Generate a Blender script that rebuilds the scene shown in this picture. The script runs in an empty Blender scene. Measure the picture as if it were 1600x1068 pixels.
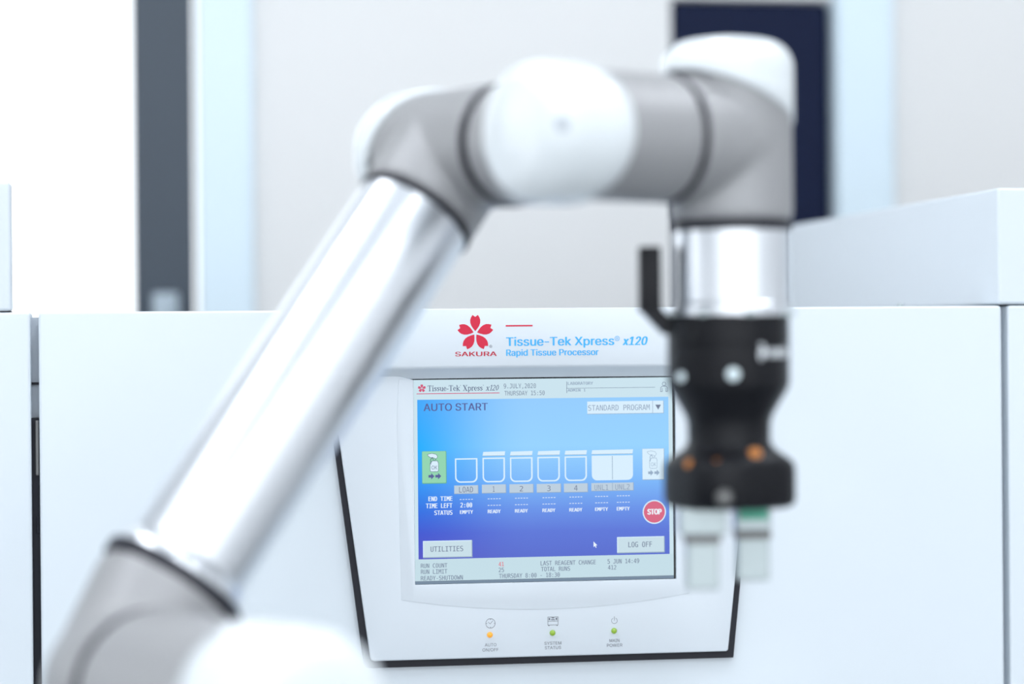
import bpy, bmesh, math, random
from mathutils import Vector, Matrix
from mathutils.geometry import tessellate_polygon

scene = bpy.context.scene
COL = scene.collection
PI = math.pi

# ------------------------------------------------------------------ camera
Z0 = 1.2                                   # height of the machine's reference line above the floor
cam_data = bpy.data.cameras.new('camera')
cam_data.sensor_width = 36.0
cam_data.lens = 85.0
cam_data.clip_start = 0.05
cam_data.clip_end = 60
cam_data.dof.use_dof = True
cam_data.dof.focus_distance = 1.99
cam_data.dof.aperture_fstop = 2.35
cam_data.dof.aperture_blades = 0
cam = bpy.data.objects.new('camera', cam_data)
COL.objects.link(cam)
R3 = Matrix(((0.98900, 0.00873, -0.14769),
             (-0.14770, 0.00082, -0.98903),
             (-0.00852, 0.99996, 0.00210)))
cam.matrix_world = Matrix.Translation((-0.2954, -1.9781, Z0 + 0.0042)) @ R3.to_4x4()
scene.camera = cam

# ------------------------------------------------------------------ world, exposure
world = bpy.data.worlds.new('daylight')
scene.world = world
world.use_nodes = True
bg = world.node_tree.nodes['Background']
bg.inputs['Color'].default_value = (0.90, 0.955, 1.0, 1)
bg.inputs['Strength'].default_value = 1.25
scene.view_settings.view_transform = 'Standard'
scene.view_settings.look = 'None'
scene.view_settings.gamma = 1.0
scene.view_settings.use_curve_mapping = False
EXPO = 0.82
scene.view_settings.exposure = EXPO

# ------------------------------------------------------------------ helpers
def lin(c):
    out = []
    for v in c[:3]:
        v /= 255.0
        out.append(v / 12.92 if v <= 0.04045 else ((v + 0.055) / 1.055) ** 2.4)
    return (*out, 1.0)

MATS = {}
def mat(name, rgb, rough=0.5, metal=0.0, emit=None, strength=1.0, noise=0.0, scale=40.0, bump=0.0, coat=0.0, spec=0.5):
    if name in MATS:
        return MATS[name]
    m = bpy.data.materials.new(name)
    m.use_nodes = True
    nt = m.node_tree
    b = nt.nodes['Principled BSDF']
    b.inputs['Base Color'].default_value = lin(rgb)
    b.inputs['Roughness'].default_value = rough
    b.inputs['Metallic'].default_value = metal
    b.inputs['Coat Weight'].default_value = coat
    b.inputs['Specular IOR Level'].default_value = spec
    if emit is not None:
        b.inputs['Emission Color'].default_value = lin(emit)
        b.inputs['Emission Strength'].default_value = strength
    if noise or bump:
        tc = nt.nodes.new('ShaderNodeTexCoord')
        nz = nt.nodes.new('ShaderNodeTexNoise')
        nz.inputs['Scale'].default_value = scale
        nz.inputs['Detail'].default_value = 3
        nt.links.new(tc.outputs['Object'], nz.inputs['Vector'])
        if noise:
            rp = nt.nodes.new('ShaderNodeMapRange')
            rp.inputs['To Min'].default_value = rough - noise
            rp.inputs['To Max'].default_value = rough + noise
            nt.links.new(nz.outputs['Fac'], rp.inputs['Value'])
            nt.links.new(rp.outputs['Result'], b.inputs['Roughness'])
        if bump:
            bp = nt.nodes.new('ShaderNodeBump')
            bp.inputs['Strength'].default_value = bump
            bp.inputs['Distance'].default_value = 0.0005
            nt.links.new(nz.outputs['Fac'], bp.inputs['Height'])
            nt.links.new(bp.outputs['Normal'], b.inputs['Normal'])
    MATS[name] = m
    return m

def lcd(name, rgb):
    return mat(name, (0, 0, 0), rough=0.35, emit=rgb, strength=2 ** -EXPO, spec=0.15)

def link(name, me, mats, parent=None, origin=None, smooth=None):
    if not isinstance(mats, (list, tuple)):
        mats = [mats]
    for m in mats:
        me.materials.append(m)
    o = bpy.data.objects.new(name, me)
    COL.objects.link(o)
    if parent is not None:
        o.parent = parent
    if smooth is not None:
        me.shade_smooth()
        bm = bmesh.new(); bm.from_mesh(me)
        for e in bm.edges:
            if len(e.link_faces) == 2 and e.calc_face_angle(0) > smooth:
                e.smooth = False
        bm.to_mesh(me); bm.free()
    return o

def world_root(p):
    w = Vector((0, 0, 0))
    while p is not None:
        w += p.location
        p = p.parent
    return w

class MB:
    """collects verts and faces in world coordinates; build() links ONE mesh object"""
    def __init__(self):
        self.v = []; self.f = []; self.m = []
    def add(self, vs, fs, mi=0):
        n = len(self.v)
        self.v += [tuple(p) for p in vs]
        for f in fs:
            self.f.append(tuple(i + n for i in f)); self.m.append(mi)
        return self
    def box(self, lo, hi, mi=0, bev=0.0, seg=2, rot=None, about=None):
        bm = bmesh.new()
        bmesh.ops.create_cube(bm, size=1)
        lo = Vector(lo); hi = Vector(hi)
        for v in bm.verts:
            v.co = Vector(((lo[i] + hi[i]) / 2 + v.co[i] * (hi[i] - lo[i]) for i in range(3)))
        if bev:
            bmesh.ops.bevel(bm, geom=list(bm.edges), offset=bev, segments=seg, affect='EDGES', profile=0.5)
        if rot is not None:
            bmesh.ops.rotate(bm, verts=bm.verts, cent=about, matrix=rot)
        bm.verts.index_update()
        self.add([v.co.copy() for v in bm.verts], [[v.index for v in f.verts] for f in bm.faces], mi)
        bm.free()
        return self
    def lathe(self, prof, org, axis, n=64, mi=0, caps=True):
        """prof: (radius, distance along axis)"""
        a = Vector(axis).normalized()
        e1 = a.orthogonal().normalized(); e2 = a.cross(e1)
        org = Vector(org)
        vs = []; fs = []
        for r, t in prof:
            for k in range(n):
                th = 2 * PI * k / n
                vs.append(org + a * t + (e1 * math.cos(th) + e2 * math.sin(th)) * r)
        for j in range(len(prof) - 1):
            for k in range(n):
                k2 = (k + 1) % n
                fs.append((j * n + k, j * n + k2, (j + 1) * n + k2, (j + 1) * n + k))
        if caps:
            fs.append(tuple(range(n - 1, -1, -1)))
            L = (len(prof) - 1) * n
            fs.append(tuple(L + k for k in range(n)))
        return self.add(vs, fs, mi)
    def poly(self, outer, holes, conv, mi=0, up=None):
        loops = [[Vector((x, y, 0)) for x, y in outer]] + [[Vector((x, y, 0)) for x, y in h] for h in holes]
        flat = [p for l in loops for p in l]
        tri = tessellate_polygon(loops)
        fs = []
        for t in tri:
            a, b, c = (flat[i] for i in t)
            if (b - a).cross(c - a).z < 0:
                t = (t[0], t[2], t[1])
            fs.append(tuple(t))
        return self.add([conv(p.x, p.y) for p in flat], fs, mi)
    def build(self, name, mats, parent=None, smooth=None):
        o = world_root(parent)
        me = bpy.data.meshes.new(name)
        me.from_pydata([(x - o.x, y - o.y, z - o.z) for x, y, z in self.v], [], self.f)
        for p, mi in zip(me.polygons, self.m):
            p.material_index = mi
        bm = bmesh.new(); bm.from_mesh(me)
        if smooth is not None:
            bmesh.ops.recalc_face_normals(bm, faces=bm.faces)
        bm.to_mesh(me); bm.free()
        me.validate()
        return link(name, me, mats, parent, smooth=smooth)

def empty(name, loc, label, cat, group=None):
    o = bpy.data.objects.new(name, None)
    COL.objects.link(o)
    o.location = loc
    o.empty_display_size = 0.1
    o['label'] = label; o['category'] = cat
    if group: o['group'] = group
    return o

def struct(o):
    o['kind'] = 'structure'
    return o

def plate(name, outer, holes, yf, yb, bev, m, parent, smooth=0.6):
    """a sheet in the machine's front plane, outline in mm (u, v), front at yf, back at yb, rounded edges"""
    bm = bmesh.new()
    loops = [[Vector((x, y, 0)) for x, y in outer]] + [[Vector((x, y, 0)) for x, y in h] for h in holes]
    flat = [p for l in loops for p in l]
    fv = [bm.verts.new((p.x / 1000, yf, Z0 + p.y / 1000)) for p in flat]
    bv = [bm.verts.new((p.x / 1000, yb, Z0 + p.y / 1000)) for p in flat]
    for t in tessellate_polygon(loops):
        bm.faces.new([fv[i] for i in t])
        bm.faces.new([bv[i] for i in t])
    k = 0
    rim = []
    for l in loops:
        n = len(l)
        for i in range(n):
            j = (i + 1) % n
            bm.faces.new((fv[k + i], fv[k + j], bv[k + j], bv[k + i]))
            rim.append((fv[k + i], fv[k + j]))
        k += n
    bmesh.ops.recalc_face_normals(bm, faces=bm.faces)
    bmesh.ops.dissolve_limit(bm, angle_limit=0.001, verts=bm.verts, edges=bm.edges)
    if bev:
        es = [e for e in bm.edges if all(abs(v.co.y - yf) < 1e-6 for v in e.verts)
              and len(e.link_faces) == 2 and e.calc_face_angle(0) > 0.5]
        bmesh.ops.bevel(bm, geom=es, offset=bev, segments=4, affect='EDGES', profile=0.5, clamp_overlap=True)
    o = world_root(parent)
    for v in bm.verts:
        v.co -= o
    me = bpy.data.meshes.new(name)
    bm.to_mesh(me); bm.free()
    return link(name, me, m, parent, smooth=smooth)

def rrect(x0, y0, x1, y1, r, n=6, corners=(1, 1, 1, 1)):
    """corners: bl, br, tr, tl"""
    pts = []
    for (cx, cy, a0, on) in ((x0, y0, PI, corners[0]), (x1, y0, 1.5 * PI, corners[1]),
                             (x1, y1, 0, corners[2]), (x0, y1, 0.5 * PI, corners[3])):
        sx = 1 if cx == x0 else -1
        sy = 1 if cy == y0 else -1
        if not on or r <= 0:
            pts.append((cx, cy)); continue
        for k in range(n + 1):
            a = a0 + 0.5 * PI * k / n
            pts.append((cx + sx * r + r * math.cos(a), cy + sy * r + r * math.sin(a)))
    return pts

def disc(x, y, r, n=28, ry=None):
    ry = ry or r
    return [(x + r * math.cos(2 * PI * k / n), y + ry * math.sin(2 * PI * k / n)) for k in range(n)]

def stroke(pts, w, closed=False):
    """quads along a polyline, in 2D"""
    out = []
    n = len(pts)
    for i in range(n if closed else n - 1):
        a = Vector((*pts[i],)); b = Vector((*pts[(i + 1) % n],))
        d = (b - a)
        if d.length < 1e-9: continue
        d.normalize()
        q = Vector((-d.y, d.x)) * w / 2
        a = a - d * w * 0.3; b = b + d * w * 0.3
        out.append([tuple(a - q), tuple(b - q), tuple(b + q), tuple(a + q)])
    return out

def area(l):
    return sum(l[i][0] * l[(i + 1) % len(l)][1] - l[(i + 1) % len(l)][0] * l[i][1] for i in range(len(l))) / 2

def inside(p, l):
    c = False
    for i in range(len(l)):
        (x1, y1), (x2, y2) = l[i], l[i - 1]
        if (y1 > p[1]) != (y2 > p[1]) and p[0] < (x2 - x1) * (p[1] - y1) / (y2 - y1) + x1:
            c = not c
    return c

def glyph_loops(ch, font):
    adv, raw = font.get(ch, (300, []))
    ls = [[(a[i] / 1000, a[i + 1] / 1000) for i in range(0, len(a), 2)] for a in raw]
    if not ls:
        return adv / 1000, []
    big = max(ls, key=lambda l: abs(area(l)))
    s = 1 if area(big) > 0 else -1
    outs = [l for l in ls if area(l) * s > 0]
    hol = [l for l in ls if area(l) * s < 0]
    return adv / 1000, [(o, [h for h in hol if inside(h[0], o)]) for o in outs]

def letters(s, u0, u1, v, cap, font=None, bold=0.0, slant=0.0):
    """list of (outer, holes) in mm, ink from u0 to u1, base line v, capital height cap"""
    font = font or SANS
    capn = CAPS[id(font)]
    x = 0; gl = []
    for ch in s:
        adv, ps = glyph_loops(ch, font)
        for o, h in ps:
            gl.append(([(px + x, py) for px, py in o], [[(px + x, py) for px, py in q] for q in h]))
        x += adv
    xs = [p[0] for o, h in gl for p in o]
    a, b = min(xs), max(xs)
    sy = cap / capn
    u1 -= slant * cap
    sx = (u1 - u0 - bold) / (b - a)
    f = lambda p, d: (u0 + (p[0] - a) * sx + d + slant * p[1] * sy, v + p[1] * sy)
    out = []
    for d in ((0,) if not bold else (0, bold / 2, bold)):
        for o, h in gl:
            out.append(([f(p, d) for p in o], [[f(p, d) for p in q] for q in h]))
    return out

class Print:
    """printing or display graphics on the machine's front plane: polygons in mm, each a hair proud of the last"""
    def __init__(self, y):
        self.mb = MB(); self.y = y; self.mats = []; self.k = 0
    def put(self, polys, m, lift=0.0):
        if m not in self.mats: self.mats.append(m)
        mi = self.mats.index(m)
        for p in polys:
            self.k += 1                            # each glyph a few microns proud of the one before
            y = self.y - (lift + 0.0025 * (self.k % 40)) / 1000
            o, h = p if isinstance(p, tuple) else (p, [])
            self.mb.poly(o, h, lambda a, b: (a / 1000, y, Z0 + b / 1000), mi)
        return self
    def build(self, name, parent, label=None):
        ob = self.mb.build(name, self.mats, parent)
        if label: ob['label'] = label
        return ob

def remeshed(name, tubes, m, parent, voxel=0.0021, it=10):
    """several overlapping tubes grown into one smooth casting"""
    mb = MB()
    for p0, p1, r, *more in tubes:
        p0 = Vector(p0); p1 = Vector(p1)
        L = (p1 - p0).length
        if L < 1e-6:                               # a ball
            mb.lathe([(max(r * math.sin(a), r * 0.02), -r * math.cos(a)) for a in [PI * k / 32 for k in range(33)]], p0, (0, 0, 1), 96)
            continue
        if more:                                   # a taper
            mb.lathe([(r * 0.02, 0), (r, 0), (more[0], L), (more[0] * 0.02, L)], p0, p1 - p0, 96)
            continue
        mb.lathe([(r * 0.02, 0), (r - 0.003, 0), (r, 0.003), (r, L - 0.003), (r - 0.003, L), (r * 0.02, L)], p0, p1 - p0, 96)
    tmp = mb.build('tmp_body', m, None, smooth=1.0)
    md = tmp.modifiers.new('r', 'REMESH'); md.mode = 'VOXEL'; md.voxel_size = voxel; md.use_smooth_shade = True
    sm = tmp.modifiers.new('s', 'SMOOTH'); sm.iterations = it; sm.factor = 0.5
    dg = bpy.context.evaluated_depsgraph_get()
    me = bpy.data.meshes.new_from_object(tmp.evaluated_get(dg))
    bpy.data.objects.remove(tmp)
    me.name = name
    o = world_root(parent)
    me.transform(Matrix.Translation(-o))
    me.materials.clear()
    me.shade_smooth()
    return link(name, me, m, parent)

# ------------------------------------------------------------------ materials
WHITE = mat('white_enamel', (213, 221, 228), 0.32, noise=0.03, scale=60)
PANELW = mat('white_moulded_plastic', (215, 222, 229), 0.35, noise=0.03, scale=80)
DARKLINE = mat('dark_line_grey', (46, 46, 52), 0.6, spec=0.2)
RECESS = mat('recess_grey', (186, 192, 200), 0.6)
DARKGAP = mat('dark_gap', (34, 35, 42), 0.6, spec=0.2)
WALLP = mat('painted_wall', (228, 228, 228), 0.8, bump=0.15, scale=180)
WALLB = mat('painted_reveal', (220, 236, 246), 0.7)
CEILP = mat('ceiling_paint', (235, 238, 240), 0.9)
FLOORP = mat('vinyl_floor', (136, 140, 143), 0.45, noise=0.08, scale=12)
FRAMED = mat('dark_window_frame', (62, 72, 84), 0.5)
DOORD = mat('dark_blue_door', (20, 29, 56), 0.5, spec=0.1)
GREYM = mat('grey_cast_metal', (158, 158, 160), 0.5, 0.36, noise=0.03, scale=90)
TUBEM = mat('polished_aluminium', (226, 229, 234), 0.3, 1.0)
CAPW = mat('white_joint_plastic', (222, 227, 230), 0.25, coat=0.4)
RINGB = mat('black_seal', (34, 34, 44), 0.45, spec=0.3)
BLACKM = mat('black_anodised', (11, 12, 19), 0.4, 0.0, noise=0.05, scale=60, spec=0.25)
ALUM = mat('machined_aluminium', (168, 178, 180), 0.3, 0.6)
STEELD = mat('dark_steel', (112, 112, 112), 0.4, 0.6)
GREENTINT = mat('green_reflected_tint', (92, 190, 160), 0.5)
GLINTO = mat('orange_glint_stud', (200, 128, 66), 0.35, 0.5)
PALE = mat('pale_plastic_button', (226, 240, 244), 0.3)
GREYINK = mat('pale_grey_ink', (214, 218, 222), 0.6)
RED = mat('red_ink', (214, 24, 62), 0.5)
DKRED = mat('crimson_ink', (196, 22, 56), 0.5)
BLUEI = mat('sky_blue_ink', (62, 178, 240), 0.5)
GREYI = mat('grey_ink', (104, 108, 118), 0.6)
LAMPM = mat('added_lamp_glow', (255, 255, 255), 0.5, emit=(246, 250, 255), strength=12.0)
STEELP = mat('painted_steel_stand', (150, 154, 158), 0.45)

# ------------------------------------------------------------------ the room
YB = 1.25                                   # face of the back wall
def bx(name, lo, hi, m, bev=0.0, parent=None):
    return MB().box(lo, hi, 0, bev).build(name, m, parent)

struct(bx('floor', (-2.4, -4.2, -0.1), (2.4, 1.6, 0.0), FLOORP))
struct(bx('ceiling', (-2.4, -4.2, 2.7), (2.4, 1.6, 2.8), CEILP))
WL = MB()                                   # left wall with an opening added for side light
for lo, hi in (((-4.2, 0), (-0.9, 2.7)), ((-0.9, 0), (1.0, 0.9)), ((-0.9, 2.4), (1.0, 2.7)), ((1.0, 0), (1.6, 2.7))):
    WL.box((-2.5, lo[0], lo[1]), (-2.4, hi[0], hi[1]))
struct(WL.build('wall_left', WALLP))
struct(bx('wall_right', (2.4, -4.2, 0), (2.5, 1.6, 2.7), WALLP))
WB = MB()                                   # back wall with a window opening and a door opening
for lo, hi in (((-2.4, 0), (-1.70, 2.7)), ((-1.70, 0), (-0.231, 0.55)), ((-1.70, 2.25), (-0.231, 2.7)),
               ((-0.231, 0), (0.409, 2.7)), ((0.409, 1.665), (0.717, 2.7)), ((0.717, 0), (2.4, 2.7))):
    WB.box((lo[0], YB, lo[1]), (hi[0], YB + 0.12, hi[1]))
struct(WB.build('wall_back', WALLP))
# window: dark frame with a big pane and daylight behind
win = bpy.data.objects.new('window_1', None); COL.objects.link(win); win.location = (-0.97, YB, 0.55); struct(win)
FR = MB()
FR.box((-0.317, YB - 0.012, 0.55), (-0.237, YB + 0.07, 2.25), 0, 0.004)
FR.box((-1.70, YB - 0.012, 0.55), (-1.62, YB + 0.07, 2.25), 0, 0.004)
FR.box((-1.62, YB - 0.010, 0.55), (-0.317, YB + 0.07, 0.63), 0, 0.004)
FR.box((-1.62, YB - 0.010, 2.17), (-0.317, YB + 0.07, 2.25), 0, 0.004)
FR.build('window_frame', FRAMED, win)
gm = bpy.data.materials.new('window_glass'); gm.use_nodes = True
nt = gm.node_tree; nt.nodes.clear()
om = nt.nodes.new('ShaderNodeOutputMaterial'); mx = nt.nodes.new('ShaderNodeMixShader')
tr = nt.nodes.new('ShaderNodeBsdfTransparent'); gl = nt.nodes.new('ShaderNodeBsdfGlossy'); fr = nt.nodes.new('ShaderNodeFresnel')
gl.inputs['Roughness'].default_value = 0.02; fr.inputs['IOR'].default_value = 1.2
nt.links.new(fr.outputs[0], mx.inputs[0]); nt.links.new(tr.outputs[0], mx.inputs[1]); nt.links.new(gl.outputs[0], mx.inputs[2])
nt.links.new(mx.outputs[0], om.inputs['Surface'])
MB().box((-1.62, YB + 0.03, 0.63), (-0.317, YB + 0.036, 2.17)).build('window_pane', gm, win)
added_win = bpy.data.objects.new('added_window', None); COL.objects.link(added_win); added_win.location = (-2.45, 0.05, 0.9); struct(added_win)  # unseen window, added to let light in from the left
FR = MB()
for lo, hi in (((-0.9, 0.9), (-0.82, 2.4)), ((0.92, 0.9), (1.0, 2.4)), ((-0.82, 0.9), (0.92, 0.98)), ((-0.82, 2.32), (0.92, 2.4))):
    FR.box((-2.47, lo[0], lo[1]), (-2.39, hi[0], hi[1]), 0, 0.004)
FR.build('window_frame', FRAMED, added_win)
MB().box((-2.436, -0.82, 0.98), (-2.43, 0.92, 2.32)).build('window_pane', gm, added_win)
HD = MB()
HD.box((-0.293, YB - 0.022, Z0 - 0.02), (-0.259, YB - 0.012, Z0 + 0.066), 0, 0.004)
HD.lathe([(0.009, 0), (0.009, 0.035)], (-0.279, YB - 0.02, Z0 + 0.03), (0, -1, 0), 24)
HD.box((-0.288, YB - 0.066, Z0 - 0.09), (-0.270, YB - 0.05, Z0 + 0.06), 0, 0.005)
HD.build('window_handle', mat('grey_handle', (176, 190, 200), 0.4), win)
struct(bx('trim_1', (-0.231, YB - 0.014, 0.0), (-0.159, YB, 2.7), WALLB, 0.004))
# door: dark leaf, pale casing
door = bpy.data.objects.new('door_1', None); COL.objects.link(door); door.location = (0.52, YB, 0); struct(door)
DL = MB().box((0.409, YB + 0.004, 0.004), (0.635, YB + 0.044, 1.662), 0, 0.01)
DL.build('door_leaf', DOORD, door)
struct(bx('trim_2', (0.637, YB - 0.02, 0.0), (0.719, YB + 0.06, 2.7), WALLB, 0.006))

# unseen ceiling lamps in two rows, added for light and streak reflections
def added_ceiling_lamp(x, y, lab):
    t = empty('added_ceiling_lamp', (x, y, 2.7), lab, 'lamp', 'added ceiling lamps')
    MB().box((x - 0.09, y - 0.65, 2.655), (x + 0.09, y + 0.65, 2.7), 0, 0.006).build('housing', WHITE, t)
    MB().box((x - 0.07, y - 0.62, 2.647), (x + 0.07, y + 0.62, 2.656)).build('diffuser', LAMPM, t)
for x, y in ((-1.2, -0.5), (0.0, -0.5), (1.2, -0.5), (-1.2, -2.6), (0.0, -2.6), (1.2, -2.6)):
    added_ceiling_lamp(x, y, 'added unseen ceiling lamp above the machine and robot')

# ------------------------------------------------------------------ the tissue processor
mac = empty('tissue_processor', (0.02, 0.38, 0.0),
            'large white laboratory machine with blue touchscreen behind the robot arm', 'machine')
CY = 0.012                                  # front of the big white covers
body = MB()
body.box((-1.0, 0.06, 0.08), (1.0, 0.74, Z0 + 0.022))
body.build('cabinet', mat('cabinet_grey', (196, 200, 205), 0.5), mac)
MB().box((-0.98, 0.09, 0.0), (0.98, 0.72, 0.08)).build('plinth', DARKGAP, mac)
def cover(name, u0, u1, top=27.5):
    o = plate(name, rrect(u0, -1110, u1, top, 3.0, 5), [], CY, 0.055, 0.0022, WHITE, mac)
    return o
cover('front_cover', -385.3, 426.7)
cover('side_cover', -985, -391.9)
cover('side_cover', 432.2, 985)
# raised housings on both ends
MB().box((0.424, 0.012, Z0 + 0.0285), (0.985, 0.72, Z0 + 0.1285), 0, 0.0025, 3).build('raised_housing', WHITE, mac)
MB().box((-0.985, 0.012, Z0 + 0.0285), (-0.4070, 0.042, Z0 + 0.133), 0, 0.0025, 3).build('raised_housing', WHITE, mac)
MB().box((-0.985, 0.014, Z0 + 0.021), (-0.4075, 0.04, Z0 + 0.0286)).build('housing_seat', DARKLINE, mac)
MB().box((0.4335, 0.02, Z0 + 0.021), (0.985, 0.72, Z0 + 0.0286)).build('housing_seat', DARKLINE, mac)
MB().lathe([(0.003, 0), (0.003, 0.008), (0.002, 0.0095)], (0.365, 0.1, Z0 + 0.0215), (0, 0, 1), 20).lathe([(0.0045, 0), (0.0045, 0.003)], (0.365, 0.1, Z0 + 0.0215), (0, 0, 1), 20).build('locating_pin', ALUM, mac, smooth=0.6)
# the left seam: dark lower strip, latch and hinge line
MB().box((-0.3930, 0.019, 0.1), (-0.3835, 0.0605, Z0 - 0.0585)).build('seam_strip', DARKGAP, mac)
MB().box((-0.3930, 0.030, Z0 - 0.0583), (-0.3835, 0.0605, Z0 + 0.0235)).build('seam_strip', RECESS, mac)
MB().box((0.4260, 0.026, 0.1), (0.4330, 0.0605, Z0 + 0.0235)).build('seam_strip', RECESS, mac)
MB().box((-0.3888, 0.0165, Z0 - 0.105), (-0.3858, 0.030, Z0 - 0.060), 0, 0.001).build('latch', STEELD, mac)
MB().box((-0.3885, 0.017, Z0 - 0.152), (-0.3858, 0.030, Z0 - 0.138), 0, 0.001).build('latch', DARKGAP, mac)
MB().box((-0.3930, 0.027, Z0 - 0.0315), (-0.3835, 0.0605, Z0 - 0.0295)).build('hinge_line', DARKLINE, mac)

# control panel
gap_outline = [(-162.0, 27.0), (-145.4, -98.8), (-124.3, -264.5), (-122.6, -266.6), (-119.5, -267.2), (187.0, -267.0), (193.9, -200.9), (219.2, 27.0)]
plate('panel_gap_shade', gap_outline[::-1], [], 0.0065, 0.0125, 0.0, DARKLINE, mac)  # dark plate stands in for the shaded gap round the panel
panel = [(-140.7, -98.8), (-119.4, -258.3), (-118.4, -260.3), (-116.0, -261.2), (180.3, -261.2), (181.9, -259.9), (188.4, -200.9), (207.3, -26.5), (152.0, -26.5), (138.4, -31.0),
         (138.0, -199.6), (-82.0, -199.4), (-82.0, -30.5), (-98.0, -26.5), (-150.0, -26.5)]

cp = plate('control_panel', panel[::-1], [], 0.003, 0.0118, 0.0012, PANELW, mac)
# raised surround under and beside the screen, its lower edge a shallow smile
arc = [(-93.5 + 242.5 * k / 24, -222.0 + 10.5 * ((k / 24 - 0.5) * 2) ** 2) for k in range(25)]
sur = arc + [(151, -60), (148, -30.0), (138.4, -31.0), (138.0, -199.6), (-82.0, -199.4), (-82.0, -30.5), (-94, -30.0), (-96, -60)]
plate('screen_surround', sur, [], 0.0027, 0.0032, 0.0003, PANELW, mac)
# header: printed fascia standing proud with a chin sloping back to the screen
def header():
    prof = [(27.9, 0.0118), (27.9, -0.0025), (27.5, -0.0036), (26.6, -0.004), (-19.5, -0.004), (-21.0, -0.0037), (-22.3, -0.0028), (-23.2, -0.0014), (-30.3, 0.0052), (-30.6, 0.0110)]
    mb = MB(); n = len(prof); K = 24
    vs = []
    for k in range(K + 1):
        f = k / K
        for v, y in prof:
            a = -157.2 + (27.9 - v) * 0.1301 ; b = 213.2 - (27.9 - v) * 0.1083
            u = a + (b - a) * f
            sag = 0.9 * (1 - (2 * f - 1) ** 2) if v < -15 else 0
            vs.append((u / 1000, y, Z0 + (v + sag) / 1000))
    fs = [(k * n + j, k * n + j + 1, (k + 1) * n + j + 1, (k + 1) * n + j) for k in range(K) for j in range(n - 1)]
    fs += [tuple(range(n)), tuple(K * n + j for j in range(n - 1, -1, -1))]
    mb.add(vs, fs)
    return mb.build('header_fascia', PANELW, mac, smooth=0.7)
header()
HY = -0.0041
# printed and displayed marks, in mm on the front plane: (text, left, right, base line, capital height), rectangles, points
PRINT = [('Tissue-Tek Xpress', -5.6, 85.3, -3.2, 7.1), ('x120', 92.1, 114.1, -3.4, 7.0), ('Rapid Tissue Processor', -5.6, 72.1, -11.4, 5.2), ('SAKURA', -48.1, -13.4, -11.4, 3.7)]
REG = [(87.7, 2.2), (-18.4, -3.4)]
EMBLEM = (-31.1, 7.7)
BAR = (-5.8, 12.8, 16.7, 14.0)
HDR_TXT = [('9.JULY,2020', -6.4, 20.6, -38.4, 3.8), ('THURSDAY 15:50', -5.8, 27.9, -44.3, 3.7), ('LABORATORY', 47.5, 68.9, -36.1, 2.4), ('ADMIN 1', 47.4, 62.5, -41.7, 2.2)]
SERIF = ('Tissue-Tek', -70.0, -10.8, -39.9, 4.4)
HFLOWER = (-74.7, -37.6)
HLINES = [(-79.1, -42.4, -10.0, -41.8), (46.4, -42.9, 46.8, -33.3), (46.4, -39.1, 121.7, -38.8)]
PERSON = (125.5, -42.8, 133.2, -34.3)
AUTO = ('AUTO START', -73.4, -19.9, -56.3, 6.0)
DROP = (63.8, -60.8, 128.9, -50.2)
DROPDIV = (119.4, -55.5)
DROPTXT = ('STANDARD PROGRAM', 64.6, 116.9, -57.8, 4.6)
DROPTRI = (124.1, -55.5)
OKG = (-75.1, -116.4, -54.7, -89.5)
OKW = (110.2, -116.4, 129.0, -90.2)
VESSEL = [(-47.7, -116.0, -28.9, -95.8), (-24.7, -116.1, -5.9, -95.6), (-1.7, -116.2, 17.3, -95.7), (21.3, -116.2, 40.2, -95.7), (44.3, -116.2, 63.1, -95.6), (67.2, -116.0, 102.2, -95.4)]
LIDV = [(-24.6, -93.9, -5.6, -90.5), (-1.6, -94.0, 17.4, -90.6), (21.5, -94.0, 40.5, -90.6), (44.4, -94.1, 63.2, -90.6), (67.1, -94.0, 102.4, -90.5)]
TAG = [(-48.5, -125.3, -28.3, -118.2), (-25.4, -125.2, -5.0, -117.9), (-2.3, -125.4, 18.0, -118.0), (20.6, -125.5, 41.2, -118.1), (43.5, -125.7, 63.9, -118.2), (66.7, -125.0, 102.7, -118.2)]
TAGTXT = [('LOAD', -44.4, -32.8, -124.0, 4.6), ('1', -16.3, -14.7, -123.9, 4.5), ('2', 6.3, 9.1, -124.0, 4.4), ('3', 29.4, 32.2, -124.1, 4.4), ('4', 52.1, 55.1, -124.2, 4.4), ('UNL1', 69.4, 81.1, -124.1, 4.4), ('UNL2', 87.0, 99.2, -124.0, 4.4)]
WHITE_T = [('END TIME', -70.0, -50.0, -130.7, 3.7), ('TIME LEFT', -72.2, -50.1, -136.5, 3.8), ('STATUS', -65.2, -50.1, -142.2, 3.6), ('2:00', -43.5, -33.6, -136.4, 3.8), ('EMPTY', -43.9, -32.9, -141.7, 2.9), ('READY', -20.7, -9.8, -141.6, 2.9), ('READY', 2.1, 13.0, -141.5, 2.8), ('READY', 25.2, 36.1, -141.5, 2.8), ('READY', 47.9, 58.9, -141.5, 2.8), ('EMPTY', 69.7, 80.7, -141.4, 2.8), ('EMPTY', 88.1, 99.2, -141.4, 2.9)]
DASH = [(-38.5, -129.8), (-15.2, -129.7), (7.7, -129.6), (30.8, -129.6), (53.5, -129.5), (75.3, -129.4), (93.8, -129.2), (-15.2, -135.1), (7.6, -135.0), (30.7, -134.9), (53.5, -134.8), (75.3, -134.7), (93.7, -134.6)]
STOP = (120.1, -143.2)
STOPT = ('STOP', 114.1, 126.4, -145.3, 4.6)
UTIL = (-74.9, -177.7, -33.7, -163.5)
UTILT = ('UTILITIES', -68.6, -41.5, -172.5, 4.3)
LOG = (88.1, -177.3, 128.8, -163.6)
LOGT = ('LOG OFF', 97.7, 117.9, -172.3, 4.4)
CURSOR = (68.2, -166.9)
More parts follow.
